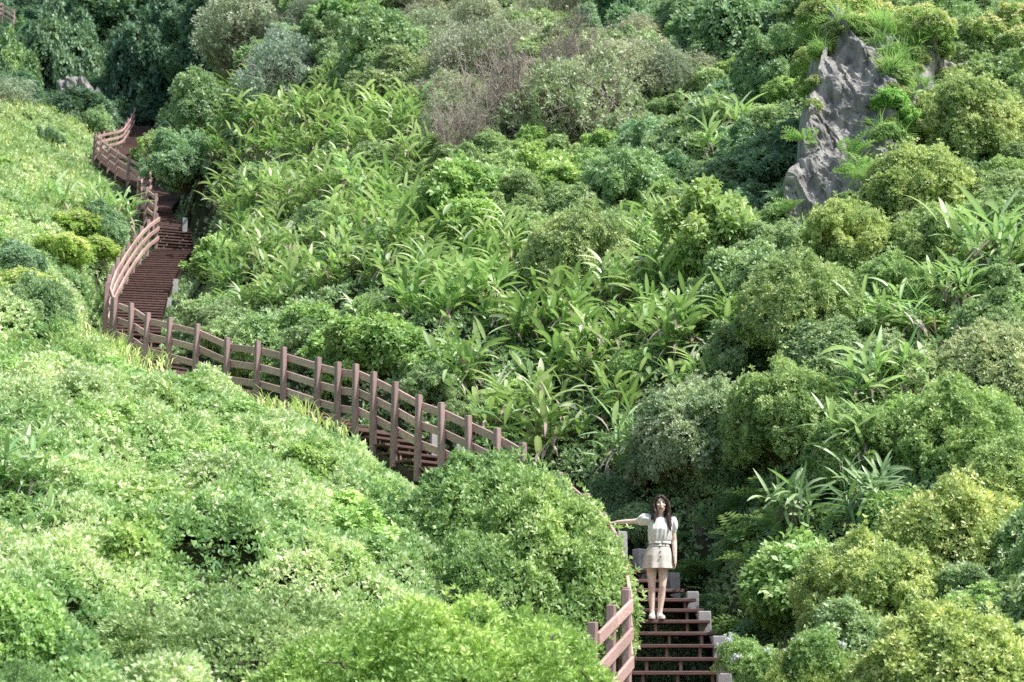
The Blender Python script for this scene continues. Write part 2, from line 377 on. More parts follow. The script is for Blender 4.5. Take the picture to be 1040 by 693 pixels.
# ---------------------------------------------------------------- terrain: thin plate through control points
ctrl = []
def cadd(P, dz=0.0): ctrl.append((P[0], P[1], P[2] + dz))
for px, py, t in [(0, 720, 13), (0, 625, 15.5), (0, 510, 19), (0, 420, 24), (0, 350, 30), (0, 270, 37), (0, 200, 47), (0, 150, 66), (0, 105, 92),
                  (100, 505, 20), (200, 490, 21), (300, 590, 17), (250, 430, 25), (100, 400, 27), (60, 250, 41), (60, 180, 57), (70, 130, 84),
                  (-200, 693, 14), (-200, 500, 20), (-200, 300, 36), (-200, 100, 88), (-500, 400, 24), (-500, 100, 70),
                  (300, 650, 15.6), (500, 690, 15.6), (350, 470, 23.5), (300, 740, 12.2), (150, 640, 15.6), (450, 640, 17),
                  (600, 455, 26), (600, 400, 28), (500, 330, 31), (600, 300, 32.5), (400, 330, 32), (300, 300, 37), (250, 250, 42), (350, 200, 43), (450, 230, 38),
                  (600, 200, 37.5), (500, 120, 46), (600, 90, 46), (500, 0, 60), (300, 100, 54), (300, 20, 70), (220, 130, 55), (210, 200, 49), (400, 100, 51),
                  (700, 350, 28.5), (700, 250, 33), (740, 160, 40), (720, 60, 48), (720, 0, 52), (850, 0, 42), (1040, 0, 41), (940, 30, 38.5), (1040, 60, 36),
                  (1040, 180, 31), (1040, 280, 27), (1040, 400, 23), (1040, 500, 20.3), (1040, 600, 17.8), (1040, 693, 15.5), (900, 693, 16), (800, 660, 18.5),
                  (780, 600, 21), (770, 560, 22.6), (760, 520, 23.8), (720, 530, 24.3), (700, 570, 23.4), (720, 600, 22), (740, 640, 20), (690, 500, 25),
                  (800, 440, 23.5), (850, 520, 20.8), (900, 330, 26), (800, 330, 26.8), (840, 260, 29.6), (790, 240, 32.5), (800, 180, 36), (800, 80, 43),
                  (900, 90, 37.5), (960, 120, 34), (1250, 600, 18), (1250, 300, 27), (1250, 60, 38), (1500, 400, 22), (1500, 100, 34),
                  (150, 60, 104), (60, 60, 106), (200, 20, 92), (0, 25, 110), (60, 110, 101), (-100, 25, 120), (150, -20, 118), (10, 0, 124)]:
    cadd(at(px, py, t))
for p in [(0, -12, -2.2), (0, 0, -1.75), (0, 6, -1.6), (-14, 4, -1.8), (14, 4, -1.4), (-40, 0, -3), (40, 0, 2), (30, 12, 6), (-40, 30, 0), (-60, 60, 6), (-60, 110, 34),
          (0, 75, 38), (20, 60, 33), (35, 45, 30), (10, 100, 62), (40, 90, 60), (0, 140, 78), (45, 140, 84), (-35, 150, 74), (-70, 150, 62), (60, 60, 44), (60, 25, 24)]:
    ctrl.append(p)
for k, p in enumerate(full_edge):
    if k % 2 == 0 or k < 10: cadd(p, -0.42)
rs = right_side(resample(full_edge, 0.25), 1.3, 9)
for k, p in enumerate(rs):
    if k % 8 == 4: cadd(p, -0.30)
for s in SHRUBS: cadd(at((s[1] + s[3]) / 2, s[4], s[5]), 0.05)
for s in TREES: cadd(at((s[0] + s[2]) / 2, s[3], s[4]), 0.0)
ctrl = np.array(ctrl)
def tps_fit(P, lam):
    n = len(P); d = np.linalg.norm(P[:, None, :2] - P[None, :, :2], axis=2)
    K = np.where(d > 0, d * d * np.log(d + 1e-9), 0) + lam * np.eye(n)
    A = np.zeros((n + 3, n + 3)); A[:n, :n] = K; A[:n, n] = 1; A[:n, n + 1:] = P[:, :2]; A[n, :n] = 1; A[n + 1:, :n] = P[:, :2].T
    return np.linalg.solve(A, np.concatenate([P[:, 2], [0, 0, 0]]))
TPW = tps_fit(ctrl, 2.5)
def tps(x, y):
    sh = x.shape; x = x.ravel(); y = y.ravel(); out = np.empty(len(x))
    for i in range(0, len(x), 20000):
        a = slice(i, i + 20000)
        d2 = (x[a, None] - ctrl[None, :, 0]) ** 2 + (y[a, None] - ctrl[None, :, 1]) ** 2
        K = 0.5 * d2 * np.log(d2 + 1e-12)
        out[a] = K @ TPW[:-3] + TPW[-3] + TPW[-2] * x[a] + TPW[-1] * y[a]
    return out.reshape(sh)
GX0, GX1, GY0, GY1, GS = -72.0, 66.0, -14.0, 152.0, 0.4
gx = np.arange(GX0, GX1 + GS / 2, GS); gy = np.arange(GY0, GY1 + GS / 2, GS)
XX, YY = np.meshgrid(gx, gy)
ZZ = tps(XX, YY)
ZZ += 0.16 * fbm(XX * 0.45, YY * 0.45, None, 4) * np.clip((YY - 8) / 6, 0, 1)
# keep the ground under the stairs
pr = resample(full_edge, 0.2); pr2 = right_side(pr, 1.3, 13)
walk = np.concatenate([pr * (1 - w) + pr2 * w for w in (0, 0.33, 0.66, 1.0)])
gi = np.round((walk[:, 0] - GX0) / GS).astype(int); gj = np.round((walk[:, 1] - GY0) / GS).astype(int)
lim = np.full(ZZ.shape, 1e9)
for di in (-1, 0, 1):
    for dj in (-1, 0, 1):
        np.minimum.at(lim, (np.clip(gj + dj, 0, len(gy) - 1), np.clip(gi + di, 0, len(gx) - 1)), walk[:, 2] - 0.32)
ZZ = np.minimum(ZZ, lim)
def ground(x, y):
    x = np.asarray(x, float); y = np.asarray(y, float)
    u = np.clip((x - GX0) / GS, 0, len(gx) - 1.001); v = np.clip((y - GY0) / GS, 0, len(gy) - 1.001)
    i = u.astype(int); j = v.astype(int); fu = u - i; fv = v - j
    return (ZZ[j, i] * (1 - fu) + ZZ[j, i + 1] * fu) * (1 - fv) + (ZZ[j + 1, i] * (1 - fu) + ZZ[j + 1, i + 1] * fu) * fv
nx, ny = len(gx), len(gy)
jj, ii = np.meshgrid(np.arange(ny - 1), np.arange(nx - 1), indexing='ij')
Q = np.stack([jj * nx + ii, jj * nx + ii + 1, (jj + 1) * nx + ii + 1, (jj + 1) * nx + ii], -1).reshape(-1, 4)
hill = link('hillside', mesh_np('hillside', np.stack([XX, YY, ZZ], -1).reshape(-1, 3), Q, None, None, True, (M['soil'],)))
tag(hill, 'steep overgrown hillside of dark soil', 'hillside', kind='structure')
# the land round the hill, out to the horizon
mbg = MB(); BIG = 900.0
edge = [(GX0, GY0), (GX1, GY0), (GX1, GY1), (GX0, GY1)]
outer = [(-BIG, -BIG), (BIG, -BIG), (BIG, BIG), (-BIG, BIG)]
for a in range(4):
    b = (a + 1) % 4; n = 24
    P0 = np.array([np.array(edge[a]) * (1 - k / n) + np.array(edge[b]) * (k / n) for k in range(n + 1)])
    P1 = np.array([np.array(outer[a]) * (1 - k / n) + np.array(outer[b]) * (k / n) for k in range(n + 1)])
    Z0 = ground(P0[:, 0], P0[:, 1]); Z1 = np.full(n + 1, -4.0)
    V = np.concatenate([np.column_stack([P0, Z0]), np.column_stack([P1, Z1])])
    mbg.add(V, [[k, k + n + 1, k + n + 2, k + 1] for k in range(n)])
tag(mbg.build('ground', M['soil'], None, True), 'open land around the hill', 'ground', kind='structure')

# path distance
def path_dist(x, y):
    d = np.full(np.shape(x), 1e9); W = walk[::2]
    for i in range(0, len(W), 200):
        d = np.minimum(d, np.min(np.hypot(np.asarray(x)[..., None] - W[i:i + 200, 0], np.asarray(y)[..., None] - W[i:i + 200, 1]), -1))
    return d

# ---------------------------------------------------------------- leaves
def unit(a): return a / (np.linalg.norm(a, axis=-1, keepdims=True) + 1e-9)
def rosettes(P, A, k, L, W, spread, rg, fold=0.15, droop=0.0, base_v=None, jit=0.35):
    """k leaves round every point P with axis A. One folded kite per leaf."""
    n = len(P)
    U = unit(np.cross(A, unit(rg.normal(size=(n, 3))))); Vv = np.cross(A, U)
    ph = (np.arange(k)[None] / k + rg.random((n, 1))) * 2 * math.pi + rg.normal(0, 0.25, (n, k))
    e = spread + rg.normal(0, jit, (n, k))
    d = np.cos(e)[..., None] * A[:, None] + np.sin(e)[..., None] * (np.cos(ph)[..., None] * U[:, None] + np.sin(ph)[..., None] * Vv[:, None])
    d[..., 2] -= droop
    d = unit(d)
    Ln = L * rg.uniform(0.7, 1.2, (n, k, 1)); Wn = W * rg.uniform(0.75, 1.2, (n, k, 1))
    s = unit(np.cross(d, A[:, None] + 0.4 * rg.normal(size=(n, k, 3)))); nn = np.cross(s, d)
    b = P[:, None] + 0.12 * Ln * d
    mid = b + 0.55 * Ln * d
    V = np.stack([b, mid + s * Wn * 0.5 + nn * fold * Wn, b + Ln * d - nn * fold * Wn * 0.6, mid - s * Wn * 0.5 + nn * fold * Wn], 2).reshape(-1, 3)
    bv = rg.random(n) if base_v is None else base_v
    v = np.clip(0.62 * bv[:, None] + 0.38 * rg.random((n, k)), 0, 1)
    Av = np.repeat(v.reshape(-1), 4)
    Q = np.arange(len(V)).reshape(-1, 4)
    return V, Q, Av

def crown_points(Cb, rb, n, rg, zmin=0.05, inner=0.25, up=0.35):
    """points on the outside of a union of blobs"""
    w = rb ** 2 / np.sum(rb ** 2); out_P = []; out_N = []; got = 0
    while got < n:
        m = 3 * n
        i = rg.choice(len(rb), m, p=w)
        d = rg.normal(size=(m, 3)); d[:, 2] += 0.35; d = unit(d)
        rad = np.where(rg.random(m) < inner, rg.uniform(0.6, 0.95, m), rg.normal(1.0, 0.085, m))
        P = Cb[i] + d * (rb[i] * rad)[:, None]
        D = np.linalg.norm(P[:, None] - Cb[None], axis=2) / rb[None]
        D[np.arange(m), i] = 9
        ok = (D.min(1) > np.where(rad < 0.95, 0.72, 0.93)) & (P[:, 2] > zmin)
        out_P.append(P[ok]); out_N.append(d[ok]); got += ok.sum()
    P = np.concatenate(out_P)[:n]; Nn = np.concatenate(out_N)[:n]
    st = rg.random(n) < 0.07; P[st] += (Nn[st] * 0.6 + [0, 0, 0.5]) * rg.uniform(0.03, 0.13, (st.sum(), 1))
    A = unit(Nn + np.array([0, 0, up]) + 0.35 * rg.normal(size=Nn.shape))
    return P, A

def dome_blobs(m, rg, flat=0.62, rmin=0.2, rmax=0.36, zc=0.45, calm=1.0):
    """uneven dome of about unit radius, about 1.1 high, down to the ground"""
    Cb = []; rb = []; ph = rg.uniform(0, 6.28, 4); am = rg.uniform(0.06, 0.20, 4) * calm
    def lim(th, z): return 0.92 + am[0] * math.sin(th + ph[0]) + am[1] * math.sin(2 * th + ph[1]) + am[2] * 0.7 * math.sin(3 * th + ph[2]) * (1 - z) + am[3] * 0.5 * math.sin(5 * z + ph[3])
    for _ in range(m):
        th = rg.uniform(0, 2 * math.pi); z = rg.uniform(-0.38, 1.0)
        rr = math.sqrt(max(0, 1 - max(z, 0) ** 2)); r = rmin * 0.75 + (rmax - rmin * 0.75) * rg.random() ** 1.8
        k = (lim(th, z) - r) * (1 - calm * 0.1 + calm * rg.uniform(-0.08, 0.18))
        Cb.append([k * rr * math.cos(th), k * rr * math.sin(th), 0.12 + k * z * 0.92]); rb.append(r)
    for _ in range(3):
        th = rg.uniform(0, 6.28); Cb.append([0.25 * math.cos(th), 0.25 * math.sin(th), 0.30]); rb.append(0.50)
    ln = rg.uniform(0, 0.28); Cb = [[c[0] + ln * c[2], c[1], c[2]] for c in Cb]
    return np.array(Cb), np.array(rb)

def stems(mb, Cb, rg, n, r0=0.03, top=0.8):
    idx = rg.choice(len(Cb), min(n, len(Cb)), replace=False)
    for i in idx:
        c = Cb[i] * np.array([1, 1, top]); b = np.array([0.0, 0.0, -0.45])
        tt = np.linspace(0, 1, 6)[:, None]
        bend = np.array([c[0] * 0.25, c[1] * 0.25, 0.1]) * np.sin(tt * math.pi) * -0.8
        P = b * (1 - tt) + c * tt + bend + rg.normal(0, 0.015, (6, 3)) * (tt > 0)
        mb.tube(P, np.linspace(r0, r0 * 0.35, 6), 5, a=rg.random(), cap=True)

# one mesh pair (leaves, stems) per kind and size
PROTO = {}
def make_shrub_proto(key, kind, n_ros, k, L, W, spread, mat, seed, blobs=(26, 0.17, 0.32), n_st=9, flat=1.0, twigs=0, inner=0.25, up=0.35, droop=0.0, calm=1.0):
    rg = np.random.default_rng(seed)
    Cb, rb = dome_blobs(blobs[0], rg, rmin=blobs[1], rmax=blobs[2], calm=calm)
    P, A = crown_points(Cb, rb, n_ros, rg, -0.4, inner, up)
    bv = np.clip(0.5 + 0.5 * fbm(P[:, 0] * 3 + seed, P[:, 1] * 3, P[:, 2] * 3, 4) + rg.normal(0, 0.22, len(P)), 0, 1)
    V, Q, v = rosettes(P, A, k, L, W, spread, rg, base_v=bv, droop=droop)
    crown = mesh_np('crown', V, Q, None, v, True, (mat,))
    mb = MB(); stems(mb, Cb, rg, n_st)
    for _ in range(26):
        i = rg.integers(len(Cb)); d = unit(rg.normal(size=3) * [1, 1, 0.5] + [0, 0, 0.9]); p0 = Cb[i] + d * rb[i] * 0.5
        p1 = p0 + d * rb[i] * 0.6; p2 = p1 + unit(d + 0.5 * rg.normal(size=3)) * rg.uniform(0.06, 0.2)
        mb.tube([np.array([0, 0, -0.3]), Cb[i] * 0.6, p0, p1, p2], [0.012, 0.010, 0.008, 0.006, 0.003], 3, a=rg.random(), cap=False)
    if twigs:
        for _ in range(twigs):
            i = rg.integers(len(Cb)); d = unit(rg.normal(size=3) + np.array([0, 0, 0.8])); p0 = Cb[i] * 0.7
            L1 = rg.uniform(0.35, 0.75)
            p1 = p0 + d * L1 * 0.6; p2 = p0 + unit(d + 0.4 * rg.normal(size=3)) * L1
            mb.tube([p0, p1, p2], [0.008, 0.006, 0.003], 3, a=rg.random(), cap=False)
    st = mb.mesh('stems', (M['twig'] if twigs else M['bark'],), True)
    PROTO.setdefault(key, []).append((crown, st))

for s in range(5):   # unit radius: scaled to 0.7..2.2 m
    make_shrub_proto('leaf', 'leaf', 5000, 6, 0.078, 0.036, 1.05, M['leaf'], 100 + s, blobs=(46, 0.10, 0.30), up=0.9)
for s in range(4):   # for big near shrubs
    make_shrub_proto('leaf_big', 'leaf', 10000, 7, 0.060, 0.027, 1.0, M['leaf'], 120 + s, blobs=(80, 0.08, 0.25), inner=0.3, up=0.9)
for s in range(4):   # smooth-topped, wind-clipped mounds
    make_shrub_proto('dome', 'leaf', 12500, 6, 0.050, 0.023, 1.0, M['leaf'], 220 + s, blobs=(130, 0.09, 0.19), inner=0.25, up=0.9, calm=0.45)
for s in range(3):
    make_shrub_proto('fine', 'fine', 15000, 5, 0.040, 0.013, 0.6, M['fine'], 140 + s, blobs=(150, 0.08, 0.16), up=0.9, inner=0.2, calm=0.4)
for s in range(4):
    make_shrub_proto('broad', 'broad', 3100, 5, 0.125, 0.066, 1.2, M['broad'], 160 + s, blobs=(46, 0.10, 0.28), droop=0.05, up=0.8)
for s in range(4):
    make_shrub_proto('grey', 'grey', 2900, 5, 0.060, 0.024, 0.9, M['grey'], 180 + s, blobs=(46, 0.08, 0.28), twigs=240, n_st=14, inner=0.4)
for s in range(4):
    make_shrub_proto('tree', 'tree', 6500, 5, 0.070, 0.036, 1.2, M['tree'], 200 + s, blobs=(80, 0.09, 0.24), up=0.9, droop=0.0)

SHRUB_INFO = []     # (root, kind, px, py, r, tint)
placed = []         # (x, y, r) for spacing
def put_shrub(kind, loc, rx, rz_h, tint, rg, name='shrub', big=False, tilt=0.12):
    key = 'leaf_big' if (kind == 'leaf' and big) else kind
    crown, st = PROTO[key][rg.integers(len(PROTO[key]))]
    if name == 'shrub': name = {'broad': 'leafy_bush', 'grey': 'twiggy_shrub', 'fine': 'mound_shrub'}.get(kind, 'shrub')
    root = empty(name, tuple(loc))
    tl = 0.0 if name == 'tree' else tilt
    root.rotation_euler = (Matrix.Rotation(tl, 3, 'X') @ Matrix.Rotation(rg.uniform(-0.15, 0.15), 3, 'Y') @ Matrix.Rotation(rg.uniform(0, 6.28), 3, 'Z')).to_euler()
    e = rg.uniform(0.88, 1.14) if kind != 'dome' else 1.0
    root.scale = (rx * e, rx / e, rz_h / 1.1)
    c = link('crown', crown, root); s = link('trunk' if name == 'tree' else 'stems', st, root)
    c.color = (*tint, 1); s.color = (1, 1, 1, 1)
    placed.append((loc[0], loc[1], rx))
    return root

rs_ = np.random.default_rng(21)
for kind, x0, y0, x1, y1, t, tint, lab in SHRUBS:
    P = at((x0 + x1) / 2, y1, t)
    rx = (x1 - x0) / 2 / F * t; h = (y1 - y0) / F * t / cp
    P[1] += rx * 0.05
    if kind == 'leaf' and t < 34: kind = 'dome'
    if kind in ('dome', 'fine'): h *= 1.1; tint = (tint[0] * 1.03, tint[1] * 0.98, tint[2] * 0.86)
    if kind == 'dome' and x0 > 630: rx *= 1.13
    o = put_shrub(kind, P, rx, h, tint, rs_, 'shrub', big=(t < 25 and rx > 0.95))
    tag(o, lab, 'shrub')
for x0, y0, x1, y1, t, tint, lab in TREES:
    P = at((x0 + x1) / 2, y1, t)
    rx = (x1 - x0) / 2 / F * t; h = (y1 - y0) / F * t / cp; tint = (tint[0] * 1.12, tint[1] * 1.08, tint[2] * 1.0)  # far trees lightened: distance haze put into the leaf tint
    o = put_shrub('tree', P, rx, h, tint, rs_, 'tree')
    tag(o, lab, 'tree')
N_HAND = len(placed)
def limbs_for(label, lines):
    root = next(o for o in C.objects if o.get('label') == label); inv = root.matrix_basis.inverted()
    for pts, r in lines:
        P = [np.array(inv @ Vector(at(*p))) for p in pts]
        tt = np.linspace(0, len(P) - 1, 9); P = np.array([np.interp(tt, range(len(P)), [q[i] for q in P]) for i in range(3)]).T
        P[1:-1] += rs_.normal(0, 0.012, (7, 3)); rr = r / root.scale[0]
        mb = MB(); mb.tube(P, np.linspace(rr, rr * 0.5, 9), 7, a=0.5, cap=False); mb.build('trunk', M['bark'], root, True)
limbs_for('dark shrub overhanging the shaded bank behind the woman', [([(712, 560, 24.0), (716, 520, 24.0), (728, 480, 24.2)], 0.085), ([(700, 565, 24.1), (700, 525, 24.1), (706, 480, 24.3)], 0.06), ([(735, 540, 23.7), (742, 505, 23.8), (735, 470, 24)], 0.05)])
limbs_for('umbrella-shaped shrub with bare stems among the gingers at centre', [([(585, 325, 32.4), (580, 295, 32.3), (560, 262, 32.3)], 0.05), ([(590, 325, 32.4), (598, 290, 32.3), (612, 262, 32.3)], 0.05), ([(594, 322, 32.4), (610, 296, 32.3), (632, 270, 32.3)], 0.04)])
limbs_for('grey-green open shrub with leaning bare stems right of the dead twigs', [([(535, 150, 43.4), (560, 128, 43.2), (590, 100, 43.2)], 0.06), ([(545, 152, 43.4), (580, 135, 43.2), (615, 112, 43.2)], 0.05), ([(560, 150, 43.3), (600, 140, 43.1), (640, 118, 43.2)], 0.05)])

# ---------------------------------------------------------------- zones of the photo
def inside(poly, px, py):
    poly = np.asarray(poly, float); px = np.asarray(px); py = np.asarray(py); r = np.zeros(np.shape(px), bool)
    x1, y1 = poly[-1]
    for x2, y2 in poly:
        c = ((y1 > py) != (y2 > py)) & (px < (x2 - x1) * (py - y1) / (y2 - y1 + 1e-9) + x1)
        r ^= c; x1, y1 = x2, y2
    return r
Z_LEFT = [(-400, 96), (60, 112), (97, 140), (99, 160), (140, 178), (142, 222), (108, 290), (104, 352), (180, 385), (370, 440), (420, 480), (480, 530), (560, 600), (640, 700), (640, 900), (-400, 900)]
Z_GINGER = [[(185, 215), (175, 150), (215, 110), (300, 75), (345, 95), (400, 105), (430, 150), (425, 260), (520, 250), (545, 300), (640, 300), (665, 220), (680, 330),
             (740, 350), (710, 400), (640, 430), (630, 480), (560, 470), (450, 400), (420, 345), (300, 345), (180, 320), (176, 270)]]
Z_GULLY = [(665, 470), (740, 500), (850, 500), (880, 520), (830, 570), (825, 640), (740, 660), (720, 620), (690, 590), (680, 520)]
Z_CLIFF = [(785, 250), (800, 120), (835, 25), (1000, 30), (985, 110), (905, 130), (880, 175), (850, 250)]

# ---------------------------------------------------------------- ginger (long leaved clumps)
def blade(mb, base, d0, L, W, bend, rg, v, nseg=5, shape='lance'):
    """one arching leaf"""
    d = unit(np.asarray(d0, float)); p = np.asarray(base, float).copy()
    side = unit(np.cross(d, [0, 0, 1]) + 1e-4 * rg.normal(size=3))
    roll = rg.normal(0, 0.35); P = []; S = []
    for i in range(nseg + 1):
        P.append(p.copy()); u = i / nseg
        nrm = np.cross(side, d); S.append(unit(side * math.cos(roll) + nrm * math.sin(roll)))
        p = p + d * (L / nseg); d = unit(d + np.array([0, 0, -bend / nseg]))
    P = np.array(P); S = np.array(S); u = np.linspace(0, 1, nseg + 1)
    w = W * 0.5 * np.sin(np.clip(u * 0.93 + 0.07, 0, 1) * math.pi) ** 0.75; w[-1] = 0.002; w[0] = W * 0.08
    nn = np.cross(S, np.gradient(P, axis=0)); nn = unit(nn)
    lft = P + S * w[:, None] + nn * w[:, None] * 0.28; rgt = P - S * w[:, None] + nn * w[:, None] * 0.28
    V = np.stack([lft, P, rgt], 1).reshape(-1, 3)
    Q = []
    for i in range(nseg):
        a = i * 3; Q += [[a, a + 1, a + 4, a + 3], [a + 1, a + 2, a + 5, a + 4]]
    mb.add(V, Q, a=np.clip(v + np.repeat(0.12 * (u - 0.5), 3) + np.tile([-0.06, 0.22, -0.02], len(u)), 0, 1))

def make_ginger(seed, n_st=9, height=1.25, L=0.52, lean=0.3, low=0.3, wid=0.1):
    rg = np.random.default_rng(seed); lv = MB(); st = MB(); dead = MB()
    for s in range(n_st):
        az = rg.uniform(0, 2 * math.pi); ln = abs(rg.normal(0, lean)) + 0.1
        b = np.array([rg.normal(0, 0.2), rg.normal(0, 0.2), -0.25])
        h = height * rg.uniform(0.65, 1.1)
        tt = np.linspace(0, 1, 7)
        hd = np.array([math.cos(az), math.sin(az), 0])
        P = b + hd * (ln * h * tt ** 1.8)[:, None] + np.array([0, 0, 1.0]) * (h * (tt - 0.12 * ln * tt ** 2))[:, None]
        st.tube(P, np.linspace(0.016, 0.007, 7), 5, a=rg.random(), cap=False)
        nl = rg.integers(7, 11); sv = rg.random()
        for q in range(nl):
            u = low + (1 - low) * q / (nl - 1); p = b + hd * ln * h * u ** 1.8 + np.array([0, 0, h * (u - 0.12 * ln * u * u)])
            a2 = az + (1.57 if q % 2 else -1.57) + rg.normal(0, 0.5)
            d = np.array([math.cos(a2), math.sin(a2), rg.uniform(0.3, 1.25) * (0.5 + u)]) + hd * 0.4
            blade(lv, p, d, L * rg.uniform(0.75, 1.15), wid * rg.uniform(0.8, 1.25), rg.uniform(0.2, 1.4), rg, np.clip(0.55 * sv + 0.45 * rg.random(), 0, 1))
        for q in range(rg.integers(4, 8)):
            u = rg.uniform(0.1, 0.75); p = b + hd * ln * h * u ** 1.8 + np.array([0, 0, h * u])
            a2 = rg.uniform(0, 6.28)
            blade(dead, p, (math.cos(a2), math.sin(a2), -0.3), L * rg.uniform(0.5, 1.0), 0.055, 1.6, rg, rg.random(), 4)
    return lv.mesh('leaves', (M['ginger'],), True), dead.mesh('withered_leaves', (M['withered'],), True), st.mesh('stems', (M['fern'],), True)
GINGER = [make_ginger(300 + s, 11, 1.1, 0.52, 0.42, 0.25, 0.094) for s in range(7)]
GINGER_BIG = [make_ginger(320 + s, 8, 0.95, 0.70, 0.5, 0.2, 0.088) for s in range(3)]
GINGER_INFO = []
def put_ginger(loc, sc, tint, rg, big=False, tilt=(0, 0)):
    g = (GINGER_BIG if big else GINGER); g = g[rg.integers(len(g))]
    root = empty('ginger_plant', tuple(loc), rg.uniform(0, 6.28))
    root.rotation_euler = (Matrix.Rotation(tilt[0], 3, 'X') @ Matrix.Rotation(tilt[1], 3, 'Y') @ Matrix.Rotation(rg.uniform(0, 6.28), 3, 'Z')).to_euler()
    root.scale = (sc, sc, sc * rg.uniform(0.9, 1.1))
    a = link('leaves', g[0], root); b = link('withered_leaves', g[1], root); c = link('stems', g[2], root)
    for q in (a, b, c): q.color = (*tint, 1)
    return root
for px, py, t, sc, lab in [
    (1012, 285, 26.6, 1.25, 'tall ginger plant standing free at the right edge'),
    (975, 305, 25.6, 0.75, 'ginger clump below and left of the tall one at the right edge'),
    (935, 330, 24.8, 0.75, 'ginger clump lying between shrubs left of the tall one'),
    (888, 405, 22.6, 0.85, 'ginger with wide upright leaves amid glossy shrubs on the right slope'),
    (925, 400, 22.9, 0.8, 'small ginger right beside the one amid glossy shrubs'),
    (868, 455, 21.6, 0.7, 'few ginger leaves poking from the shrub over the fern bank'),
    (862, 535, 20.5, 0.62, 'drooping ginger clump hanging over the fern bank, upper one'),
    (815, 570, 21.2, 0.62, 'drooping ginger clump hanging over the fern bank, lower one'),
    (890, 518, 20.6, 0.55, 'drooping ginger clump half hidden behind the sunlit shrub'),
    (748, 180, 39, 1.25, 'spiky ginger in front of the dark hollow by the rock face'),
    (722, 200, 38, 1.0, 'low ginger left of the spiky one by the dark hollow'),
    (735, 300, 30.6, 0.95, 'ginger poking out of the pale leafy bush'),
    (8, 505, 18.2, 0.7, 'ginger at the left edge in the groundcover, upper one'),
    (24, 550, 16.8, 0.55, 'ginger at the left edge in the groundcover, lower one'),
    (45, 480, 19.3, 0.5, 'small ginger in the groundcover right of the left edge'),
    (100, 205, 52, 1.3, 'spiky ginger clump in front of the zigzag railing, left one'),
    (122, 203, 51.5, 1.2, 'spiky ginger clump in front of the zigzag railing, right one'),
    (50, 215, 49, 1.2, 'spiky ginger on the far left slope among weeds'),
    (640, 500, 25.4, 0.9, 'ginger just above the woman\'s outstretched arm')]:
    P = at(px, py, t); P[2] = min(max(P[2], ground(P[0], P[1]) + 0.35), ground(P[0], P[1]) + 0.8)
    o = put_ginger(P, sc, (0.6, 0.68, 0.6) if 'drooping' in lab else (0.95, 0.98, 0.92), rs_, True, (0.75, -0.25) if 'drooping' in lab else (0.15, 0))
    tag(o, lab, 'ginger plant')
    placed.append((P[0], P[1], 0.35 * sc))

# scatter over the slope, in metres
def scatter(x0, x1, y0, y1, n, rg):
    x = rg.uniform(x0, x1, n); y = rg.uniform(y0, y1, n); z = ground(x, y)
    px, py, d = proj(np.stack([x, y, z], -1))
    return x, y, z, px, py, d, path_dist(x, y)
GRIDC = {}
def near_ok(x, y, r, k=0.62):
    for (a, b, q) in placed:
        if (a - x) ** 2 + (b - y) ** 2 < (k * (r + q)) ** 2: return False
    return True
rg = np.random.default_rng(44)
x, y, z, px, py, d, pd = scatter(-16, 8, 22, 62, 9000, rg)
zg = np.zeros(len(x), bool)
for pl in Z_GINGER: zg |= inside(pl, px, py)
ng = 0; fill = []
for i in np.nonzero(zg)[0][::-1]:
    r = rg.uniform(0.5, 0.95)
    if pd[i] < 0.9 or not near_ok(x[i], y[i], r, 1.6): continue
    kind = 'broad' if rg.random() < 0.5 else 'leaf'; w = rg.uniform(0.9, 1.15)
    o = put_shrub(kind, (x[i], y[i], z[i] - 0.1), r, r, (w, w, 0.95 * w), rg)
    fill.append((o, kind, px[i], py[i] - 0.5 * r * F / d[i], d[i], (w, w, w)))
for i in np.nonzero(zg)[0]:
    if ng >= 296: break
    if pd[i] < 0.95 or not near_ok(x[i], y[i], 0.40, 0.85): continue
    sc = rg.uniform(0.75, 1.25)
    w = rg.random(); q = rg.uniform(0.72, 1.12); tint = (q * (1.0 + 0.12 * w), q * (1.0 + 0.06 * w), q * 0.95)
    o = put_ginger((x[i], y[i], z[i]), sc, tint, rg)
    GINGER_INFO.append((o, px[i], py[i] - 0.8 * F / d[i], d[i])); placed.append((x[i], y[i], 0.40)); ng += 1

